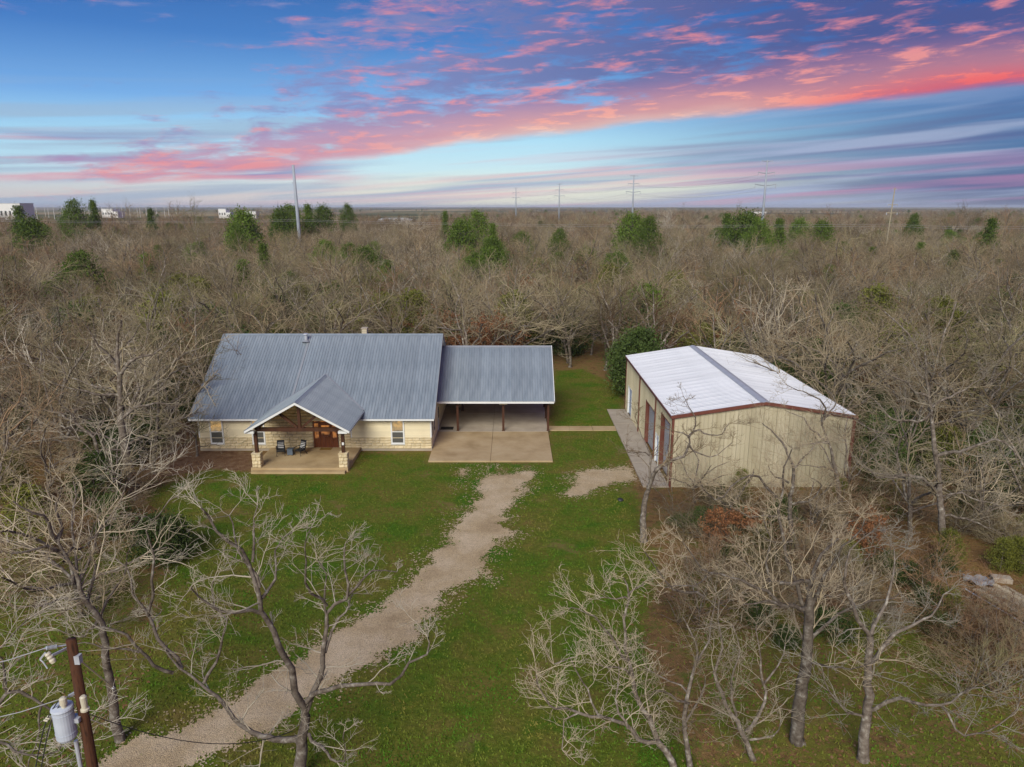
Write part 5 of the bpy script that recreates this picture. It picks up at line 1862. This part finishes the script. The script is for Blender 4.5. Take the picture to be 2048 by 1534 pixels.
LOD = [bare_tree_mesh(301, 9.6, 1.2, (7, 6, 4), .3, 6, 'twig', .02), bare_tree_mesh(302, 10.4, 1.0, (7, 6, 4), .33, 5, 'twig_brown', .02),
       bare_tree_mesh(303, 8.6, 1.3, (7, 6, 4), .25, 6, 'twig_pale', .02), bare_tree_mesh(304, 10.0, 1.2, (7, 6, 4), .3, 6, 'twig', .02, .24)]
# taller bare trees that break the horizon: (u, top v, distance, what is near)
for k, (u_, v_, d_, near_) in enumerate(((375, 404, 300, 'near the white stepped building'), (345, 410, 310, 'near the white stepped building'), (505, 414, 330, 'near the white shed'), (540, 417, 300, 'near the stout pale mast'),
                                         (250, 412, 330, 'near the far barn'), (215, 414, 320, 'near the far barn'), (1340, 414, 330, 'between the steel masts'), (1385, 412, 340, 'between the steel masts'),
                                         (1470, 416, 330, 'beside the tallest steel mast'), (1660, 416, 310, 'past the tallest steel mast'), (1700, 418, 300, 'past the tallest steel mast'), (1905, 413, 300, 'past the slim wooden pole'),
                                         (1935, 415, 310, 'past the slim wooden pole'), (2010, 418, 300, 'past the slim wooden pole'), (830, 424, 330, 'near the pond'), (1180, 420, 330, 'between the steel masts'))):
    P = at_y(u_, v_, d_)
    s_ = P.z / (9.0, 9.8, 8.0, 9.4)[k % 4]
    put_tree('tall_bare_tree', 'tall bare tree breaking the horizon ' + near_, 'tree', LOD[k % 4], (P.x, d_, 0), rt.uniform(0, 6), (s_ * .85, s_), 'tall bare trees on the horizon')

# --- the far wood: one mass, trees set out on points
lod_obj = []
for k, me in enumerate(LOD):   # one standing example of each, at the edge of the mass
    x_, y_ = far_spots[k * 3]
    o = put_tree('bare_tree', 'bare tree at the near edge of the far wood', 'tree', me, (x_, y_, 0), rt.uniform(0, 6), 1.0, 'trees at the near edge of the far wood')
    lod_obj.append(o)
rg = np.random.default_rng(19)
pts = [p for j, p in enumerate(far_spots) if j not in (0, 3, 6, 9)]
yv = 132.0
while yv < 3200:
    st_ = 5.1 + max(0, (yv - 132)) * .012
    xl = 10 + yv * .78
    xs = np.arange(-xl, xl, st_)
    xs = xs + rg.uniform(-.45, .45, len(xs)) * st_
    ys = yv + rg.uniform(-.45, .45, len(xs)) * st_
    if yv > 420:
        dn = fbm(xs / 210.0 + 5, ys / 330.0, 3, 41)
        us = CU + F * xs / (ys * CP)
        thr = .50 - .10 * (us > 1000) + np.where((us < 640), .04, 0) + np.clip((yv - 900) / 6000, 0, .1)
        k_ = (dn > thr) | (yv < 520 + 120 * fbm(xs / 90.0, ys / 90.0, 2, 3))
        # fields beyond the wood
        k_ &= ~((us > 395) & (us < 520) & (ys > 620) & (ys < 1500))
        k_ &= ~((us > 60) & (us < 230) & (ys > 800) & (ys < 1500))
        k_ &= ~((us > 735) & (us < 845) & (ys > 620) & (ys < 1150))
        xs, ys = xs[k_], ys[k_]
    pts += list(zip(xs, ys))
    yv += st_
pts = np.array(pts)
hz = terrain(pts[:, 0], pts[:, 1])
pm = bpy.data.meshes.new('far_wood')
pm.vertices.add(len(pts))
pm.vertices.foreach_set('co', np.column_stack([pts, hz]).astype(np.float32).ravel())
n = len(pts)
PICK = rg.integers(0, 8, n)
pc = fbm(pts[:, 0] / 38.0 + 9, pts[:, 1] / 60.0, 3, 61)
ever = (rg.random(n) < np.clip((pc - .54) * 2.4, .01, .35))
PICK = np.where(np.hypot(pts[:, 0], pts[:, 1]) < 340, rg.integers(13, 23, n), PICK)
PICK = np.where(ever, rg.integers(8, 13, n), PICK)
for nm_, ty, val in (('pick', 'INT', PICK), ('turn', 'FLOAT', rg.uniform(0, 6.28, n)), ('size', 'FLOAT', rg.uniform(.75, 1.35, n))):
    a = pm.attributes.new(nm_, ty, 'POINT')
    a.data.foreach_set('value', val.astype(np.int32 if ty == 'INT' else np.float32))
fw_o = bpy.data.objects.new('far_wood', pm)
COL.objects.link(fw_o)
tag(fw_o, 'far winter wood of bare trees running back to the horizon', 'wood', kind='stuff')
ng = bpy.data.node_groups.new('far_wood', 'GeometryNodeTree')
ng.interface.new_socket('Geometry', in_out='INPUT', socket_type='NodeSocketGeometry')
ng.interface.new_socket('Geometry', in_out='OUTPUT', socket_type='NodeSocketGeometry')
gi, go = ng.nodes.new('NodeGroupInput'), ng.nodes.new('NodeGroupOutput')
mp = ng.nodes.new('GeometryNodeMeshToPoints')
ng.links.new(gi.outputs[0], mp.inputs[0])
g2i = ng.nodes.new('GeometryNodeGeometryToInstance')
ceds = [o for o in COL.objects if o.name.startswith('cedar_tree')][:8]
shr = [o for o in COL.objects if o.name.startswith('evergreen_shrub') and o['label'].startswith('yellow')][:1] + [o for o in COL.objects if o.name.startswith('leafy_sapling')][:1]
full = []
for i in range(len(BARE)):
    full += [o for o in COL.objects if o.type == 'EMPTY' and o.name.startswith('bare_tree') and o.get('label', '').startswith(BLAB[i])][:1]
srcs = [lod_obj[q] for q in (3, 2, 1, 0, 1, 0, 2, 3)] + ceds[4:7] + shr + full
for o in reversed(srcs):
    jg = ng.nodes.new('GeometryNodeJoinGeometry')
    for ch in o.children:
        oi = ng.nodes.new('GeometryNodeObjectInfo')
        oi.transform_space = 'ORIGINAL'
        oi.inputs[0].default_value = ch
        ng.links.new(oi.outputs['Geometry'], jg.inputs[0])
    ng.links.new(jg.outputs[0], g2i.inputs[0])
ip = ng.nodes.new('GeometryNodeInstanceOnPoints')
ng.links.new(mp.outputs[0], ip.inputs['Points'])
ng.links.new(g2i.outputs[0], ip.inputs['Instance'])
ip.inputs['Pick Instance'].default_value = True


def named(nm_, ty):
    a = ng.nodes.new('GeometryNodeInputNamedAttribute')
    a.data_type = ty
    a.inputs[0].default_value = nm_
    return a.outputs[0]


ng.links.new(named('pick', 'INT'), ip.inputs['Instance Index'])
cx_ = ng.nodes.new('ShaderNodeCombineXYZ')
ng.links.new(named('turn', 'FLOAT'), cx_.inputs[2])
ng.links.new(cx_.outputs[0], ip.inputs['Rotation'])
cs_ = ng.nodes.new('ShaderNodeCombineXYZ')
sz = named('size', 'FLOAT')
for k in range(3):
    ng.links.new(sz, cs_.inputs[k])
ng.links.new(cs_.outputs[0], ip.inputs['Scale'])
ng.links.new(ip.outputs[0], go.inputs[0])
md = fw_o.modifiers.new('trees', 'NODES')
md.node_group = ng

# ------------------------------------------------------------------ utility pole with transformer
PY = 13.3


def up(u_, v_, dy=0.0):
    return at_y(u_, v_, PY + dy)


ptop = up(142, 1279)
PXp = ptop.x
pole = thing('utility_pole', 'brown wooden utility pole with grey transformer and fuse cutout beside the driveway', 'utility pole', (PXp, PY, 0))
HP = Vector((PXp, PY, 0))


def upp(name, mb, mat, parent=None, **kw):
    return hp(name, mb, mat, parent or pole, **kw)


upp('pole', MB().tube([(PXp + .02, PY, -.2), (PXp, PY, ptop.z * .5), (PXp, PY, ptop.z)], [.135, .118, .102], 16), M['pole_wood'], smooth=True)
a_ = Vector((PXp - .11, PY - .02, ptop.z - .12))
b_ = up(88, 1297, -.3)
ins = MB()
ins.tube([a_, b_], .014, 6)
for k in range(9):
    f = .45 + .5 * k / 9
    p0, p1 = a_.lerp(b_, f), a_.lerp(b_, f + .02)
    ins.tube([p0, p1], [.045, .03], 10)
upp('dead_end_insulator', ins, M['galv'])
e_ = up(-60, 1338, -.8)
upp('line_wire', MB().tube([b_, b_.lerp(e_, .5) - Vector((0, 0, .04)), e_], .010, 6), M['wire_alu'])
e2 = up(104, 1311, -.35)
upp('bracket', MB().bar(Vector((PXp - .1, PY, ptop.z - .2)), e2, .03, .05), M['galv'])
f0, f1 = up(94, 1306, -.36), up(108, 1325, -.36)
upp('fuse_insulator', MB().tube([f0, f0.lerp(f1, .15), f0.lerp(f1, .3), f0.lerp(f1, .45), f0.lerp(f1, .6), f0.lerp(f1, .75), f1], [.05, .065, .05, .065, .05, .065, .05], 12), M['porcelain'])
upp('fuse_tube', MB().tube([up(80, 1319, -.42), up(86, 1324, -.42), up(95, 1337, -.42)], .014, 8), M['galv'])
upp('fuse_arm', MB().bar(up(91, 1305, -.36), up(80, 1319, -.42), .025, .03), M['galv'])
gb = up(156, 1319, -.05)
upp('guy_bracket', MB().box(gb.x - .06, gb.x + .05, PY - .09, PY + .03, gb.z - .1, gb.z + .1), M['galv'])
g1 = up(160, 1321, .1)
g2 = up(226, 1375, 2.2)
upp('guy_rod', MB().tube([g1, g2], .016, 8), M['porcelain'])
upp('guy_grip', MB().tube([g2, g2 + (g2 - g1).normalized() * .18], .03, 8), M['galv'])
gd = (g2 - g1).normalized()
gend = g1 + gd * (g1.z / -gd.z)
upp('guy_wire', MB().tube([g2, gend], .006, 5), M['wire'])
tc_ = up(149, 1444, -.22)
tx, ty, tz = PXp - .30, PY - .2, tc_.z
tr = upp('transformer', MB().tube([(tx, ty, tz - .42), (tx, ty, tz - .36), (tx, ty, tz + .30), (tx, ty, tz + .34)], [.175, .205, .205, .215], 24), M['tank'], smooth=False)
upp('lid', MB().tube([(tx, ty, tz + .34), (tx, ty, tz + .38), (tx, ty, tz + .42)], [.225, .21, .11], 24), M['tank'], tr)
for k in (0, 2):
    upp('band', MB().tube([(tx, ty, tz - .25 + k * .24), (tx, ty, tz - .235 + k * .24)], .211, 24), M['tank'], tr)
upp('bushing', MB().tube([(tx + .09, ty - .06, tz + .38), (tx + .09, ty - .06, tz + .46), (tx + .09, ty - .06, tz + .48), (tx + .09, ty - .06, tz + .62), (tx + .09, ty - .06, tz + .65)], [.05, .05, .075, .075, .04], 14), M['porcelain'], tr)
upp('arrester', MB().tube([(PXp + .16, PY - .16, tz + .25), (PXp + .16, PY - .16, tz + .29), (PXp + .16, PY - .16, tz + .31), (PXp + .16, PY - .16, tz + .58), (PXp + .16, PY - .16, tz + .61)], [.09, .09, .06, .07, .04], 14), M['porcelain'], tr)
upp('hanger', MB().box(tx + .1, PXp, ty, PY, tz - .05, tz + .05), M['galv'], tr)
for k in range(3):
    upp('terminal', MB().tube([(tx - .23, ty - .05 - .06 * k, tz + .15), (tx - .31, ty - .05 - .06 * k, tz + .17)], .022, 8), M['porcelain'], tr)
cb = up(156, 1480, -.2)
upp('conduit', MB().tube([(PXp - .20, PY - .1, cb.z - .1), (PXp - .19, PY - .08, 0)], .045, 10), M['galv'])
cl_ = up(137, 1393, -.1)
upp('clamp', MB().bar(Vector((PXp - .1, PY, cl_.z + .02)), cl_, .04, .06), M['galv'])
e_ = up(-60, 1448, -.6)
upp('neutral_wire', MB().tube([cl_, cl_.lerp(e_, .5) - Vector((0, 0, .05)), e_], .009, 6), M['wire_alu'])
for k in range(2):
    w0, w1, w2 = up(118 + 8 * k, 1400, -.3), up(90 + 10 * k, 1450, -.3), up(66 + 12 * k, 1560, -.2)
    upp('cable', MB().tube(smooth_line([w0, w1, w2], .1), .013, 6), M['wire'])
# black service cable sagging to the oak
s0, s1 = Vector((PXp + .12, PY, up(200, 1428).z)), at_y(585, 1462, 19.3)
pts_ = []
for k in range(21):
    f = k / 20
    pts_.append(s0.lerp(s1, f) - Vector((0, 0, .62 * 4 * f * (1 - f))))
o = MB().tube([tuple(p) for p in pts_], .011, 6).build('service_cable', M['wire'])
tag(o, 'black service cable sagging from the utility pole over the gravel drive', 'cable')

# ------------------------------------------------------------------ power masts
def mast(u_, vtop, D, Hm, label, arms, r=(.75, .3), mat='steel_pole', lean=0.0, group=None, wood=False):
    t_ = at_y(u_, vtop, D)
    m_ = thing('power_mast', label, 'power mast', (t_.x, D, 0), 0, group)
    MB().tube([(0, 0, -.5), (lean * .5, 0, t_.z * .5), (lean, 0, t_.z)], [r[0], (r[0] + r[1]) / 2, r[1]], 12).build('mast', M[mat], m_, smooth=True)
    for dz, half, th in arms:
        for sx in (-1, 1):
            ar = MB().tube([(lean, 0, t_.z - dz), (lean + sx * half * .6, 0, t_.z - dz + half * .06), (lean + sx * half, 0, t_.z - dz + half * .13)], [th, th * .8, th * .5], 6).build('cross_arm', M[mat], m_)
            MB().tube([(lean + sx * half * .97, 0, t_.z - dz + half * .1), (lean + sx * half * .97, 0, t_.z - dz - half * .28)], .12, 6).build('insulator', M['galv'], ar)
    return m_, t_


line = []
for (u_, v_, D, lab) in ((1535, 320, 320, 'tallest grey steel power mast with three pairs of arms over the wood'), (1268, 350, 471, 'grey steel power mast second in the line running to the horizon'),
                         (1119, 367, 642, 'thin far power mast third in the line running to the horizon'), (1032, 375, 776, 'thinnest far power mast at the end of the line')):
    line.append(mast(u_, v_, D, 38, lab, ((.6, 2.4, .22), (5.5, 3.6, .26), (10.6, 4.6, .28)), group='line of steel power masts'))
mast(590, 330, 225, 31, 'stout pale power mast without arms rising from the bare wood', ((11.5, .8, .12), (5.2, .6, .1)), (.62, .40), 'steel_pole', -.6)
m1785, _ = mast(1785, 375, 200, 24, 'slim weathered wooden power pole with short arms leaning over the wood', ((.4, .5, .07), (4.6, 1.3, .10), (6.8, 1.5, .10)), (.26, .12), 'lumber', .7)
for (z0_, sx, half) in ((5.5, -1, 3.6), (5.5, 1, 3.6), (10.6, -1, 4.6), (10.6, 1, 4.6)):
    mb_ = MB()
    prev = None
    for k in range(3):
        (ma, ta), (mbb, tb) = line[k], line[k + 1]
        A_ = Vector((ta.x + sx * half, ta.y, ta.z - z0_ - half * .2))
        B_ = Vector((tb.x + sx * half, tb.y, tb.z - z0_ - half * .2))
        mb_.tube([tuple(A_.lerp(B_, j / 8) - Vector((0, 0, 3.2 * 4 * (j / 8) * (1 - j / 8)))) for j in range(9)], .035, 4)
    o = mb_.build('power_line', M['wire_alu'])
    tag(o, 'thin power conductor strung between the steel masts of the line', 'cable', 'conductors on the steel masts')
for k, (va, vb) in enumerate(((437, 448), (440, 452))):
    A_, C_, B_ = at_y(-150, va - 2, 240), at_y(592, va + 2, 224), at_y(1786, vb, 200)
    E_ = at_y(2200, vb - 2, 190)
    mb_ = MB()
    for p_, q_ in ((A_, C_), (C_, B_), (B_, E_)):
        mb_.tube([tuple(p_.lerp(q_, j / 10) - Vector((0, 0, .9 * 4 * (j / 10) * (1 - j / 10)))) for j in range(11)], .022, 4)
    tag(mb_.build('overhead_wire', M['wire_alu']), 'thin overhead wire crossing above the wood between the two lone poles', 'cable', 'overhead wires above the wood')

# ------------------------------------------------------------------ far land
wa = [at_z(u_, v_, .4) for u_, v_ in ((752, 443.5), (820, 443.5), (826, 439), (812, 435.5), (770, 435.5), (756, 438))]
pond = MB().poly(wa).build('pond', M['water'])
tag(pond, kind='structure')


def far_building(name, label, u0, u1, vt, vb, D, steps, mat='far_white', roofm='roof_white'):
    a, b2 = at_y(u0, vb, D), at_y(u1, vb, D)
    top = at_y(u0, vt, D).z
    wd = b2.x - a.x
    o = thing(name, label, 'building', (a.x, D, 0))
    for (f0_, f1_, hf) in steps:
        wl2 = MB().box(wd * f0_, wd * f1_, 0, wd * .8, -2, top * hf).build('wall', M[mat], o)
        MB().box(wd * f0_ - .4, wd * f1_ + .4, -.4, wd * .8 + .4, top * hf, top * hf + .5).build('roof', M[roofm], o)
        n_ = max(2, int((f1_ - f0_) * 6))
        for k in range(n_):
            xa = wd * (f0_ + (f1_ - f0_) * (k + .25) / n_)
            MB().box(xa, xa + wd * (f1_ - f0_) / n_ * .45, -.12, -.01, top * hf * .35, top * hf * .6).build('window', M['pane'], wl2)
    return o


far_building('plant_building', 'white stepped industrial building in a tan field beyond the wood', 438, 462, 418, 436, 1180, ((0, .62, 1.0), (.62, 1.0, .62)))
far_building('shed', 'long low white shed next to the stepped industrial building', 490, 512, 423.5, 431, 1180, ((0, 1, 1),))
far_building('barn', 'pale far barn near the rows of thin light masts', 204, 236, 418, 430, 1240, ((0, .7, 1), (.7, 1, .7)))
far_building('warehouse', 'white warehouse roof above green cedars on the far west side', -10, 42, 407, 425, 900, ((0, 1, 1.0),))
far_building('cabin', 'small pale far building low on the eastern horizon', 1500, 1532, 424, 428, 1500, ((0, 1, 1),))
rm = random.Random(4)
ml = [MB().tube([(0, 0, 0), (0, 0, 1)], [.012, .008], 6).mesh('mast', M['far_white'])]
for k in range(26):
    u_ = 62 + k * 11.5 + rm.uniform(-4, 4)
    D = rm.uniform(1050, 1350)
    t_ = at_y(u_, rm.uniform(409, 415), D)
    o = place('light_mast', ml[0], None, (t_.x, D, 0), (0, 0, 0), (26, 26, t_.z))
    tag(o, 'thin white mast in the far rows beyond the wood', 'mast', 'rows of far white masts')

# ------------------------------------------------------------------ lumber, pallet, odds and ends
ls_ = thing('lumber_stack', 'stack of weathered pale boards on dark bearers in the eastern thicket', 'lumber', (22.6, 31.2, 0), rad(14))
for k in range(3):
    MB().box(-.2, 1.9, -.5 - k * 2.2, -.38 - k * 2.2, 0, .3).build('bearer', M['dark_wood'], ls_)
for r_ in range(2):
    for k in range(6):
        j = rm.uniform(-.35, .2)
        L_ = rm.uniform(4.6, 5.4)
        MB().box(-.05 + k * .29 + r_ * .03, .20 + k * .29 + r_ * .03, -L_ + j, j, .302 + r_ * .075, .37 + r_ * .075).build('board', M['lumber'], ls_, bevel=.006)
MB().tube([(-.35, .2, .32), (-.28, -5.2, .33)], .03, 6).build('pipe', M['galv'], ls_)
rg2 = MB()
n_ = 8
for i in range(n_ + 1):
    for j in range(n_ + 1):
        rg2.v.append((i / n_ * 1.3, j / n_ * .8, .12 + .12 * math.sin(i * 1.3 + j) + .08 * math.cos(j * 2.1 + i * .6)))
for i in range(n_):
    for j in range(n_):
        q_ = i * (n_ + 1) + j
        rg2.f.append((q_, q_ + n_ + 1, q_ + n_ + 2, q_ + 1))
o = rg2.build('tarpaulin', M['slate_tarp'], None, (22.9, 32.3, 0), rad(-20), smooth=True)
tag(o, 'crumpled grey tarpaulin on the ground by the lumber stack', 'tarpaulin')
o = MB().box(0, .9, 0, .5, -.05, .25).build('stone_slab', M['concrete_grey'], None, (24.4, 32.5, 0), rad(-15), bevel=.04)
tag(o, 'flat tan stone slab lying behind the lumber stack', 'stone')
pp = at_z(120, 946)
pl_ = thing('pallet', 'old wooden pallet leaning on leaf litter under the western trees', 'pallet', (pp.x, pp.y, .02), rad(8))
for k in range(3):
    MB().box(-.9, .9, k * .55, k * .55 + .09, 0, .12).build('stringer', M['dark_wood'], pl_)
for k in range(6):
    MB().box(-.9 + k * .33, -.9 + k * .33 + .2, 0, 1.2, .121, .15).build('slat', M['lumber'], pl_)
bs = bmesh.new()
bmesh.ops.create_icosphere(bs, subdivisions=2, radius=.2)
for v in bs.verts:
    v.co *= 1 + .25 * mnoise.noise(v.co * 6)
    v.co.z *= .6
me = bpy.data.meshes.new('stone')
bs.to_mesh(me)
bs.free()
me.materials.append(M['black'])
pp = at_z(1241, 1001)
o = place('stone', me, None, (pp.x, pp.y, .05))
tag(o, 'small black stone lying on the lawn near the gravel spur', 'stone')

# ------------------------------------------------------------------ thin air haze over the whole land
hm, t, b = newmat('haze')
hm.node_tree.nodes.remove(b)
pv = hm.node_tree.nodes.new('ShaderNodeVolumePrincipled')
pv.inputs['Color'].default_value = (.80, .88, 1.0, 1)
pv.inputs['Density'].default_value = 0.00008
hm.node_tree.links.new(pv.outputs[0], hm.node_tree.nodes['Material Output'].inputs['Volume'])
hz_o = MB().box(-22000, 22000, -22000, 22000, -12, 47).build('haze', hm)
tag(hz_o, 'thin pale blue haze over the far wood and fields', 'haze', kind='stuff')
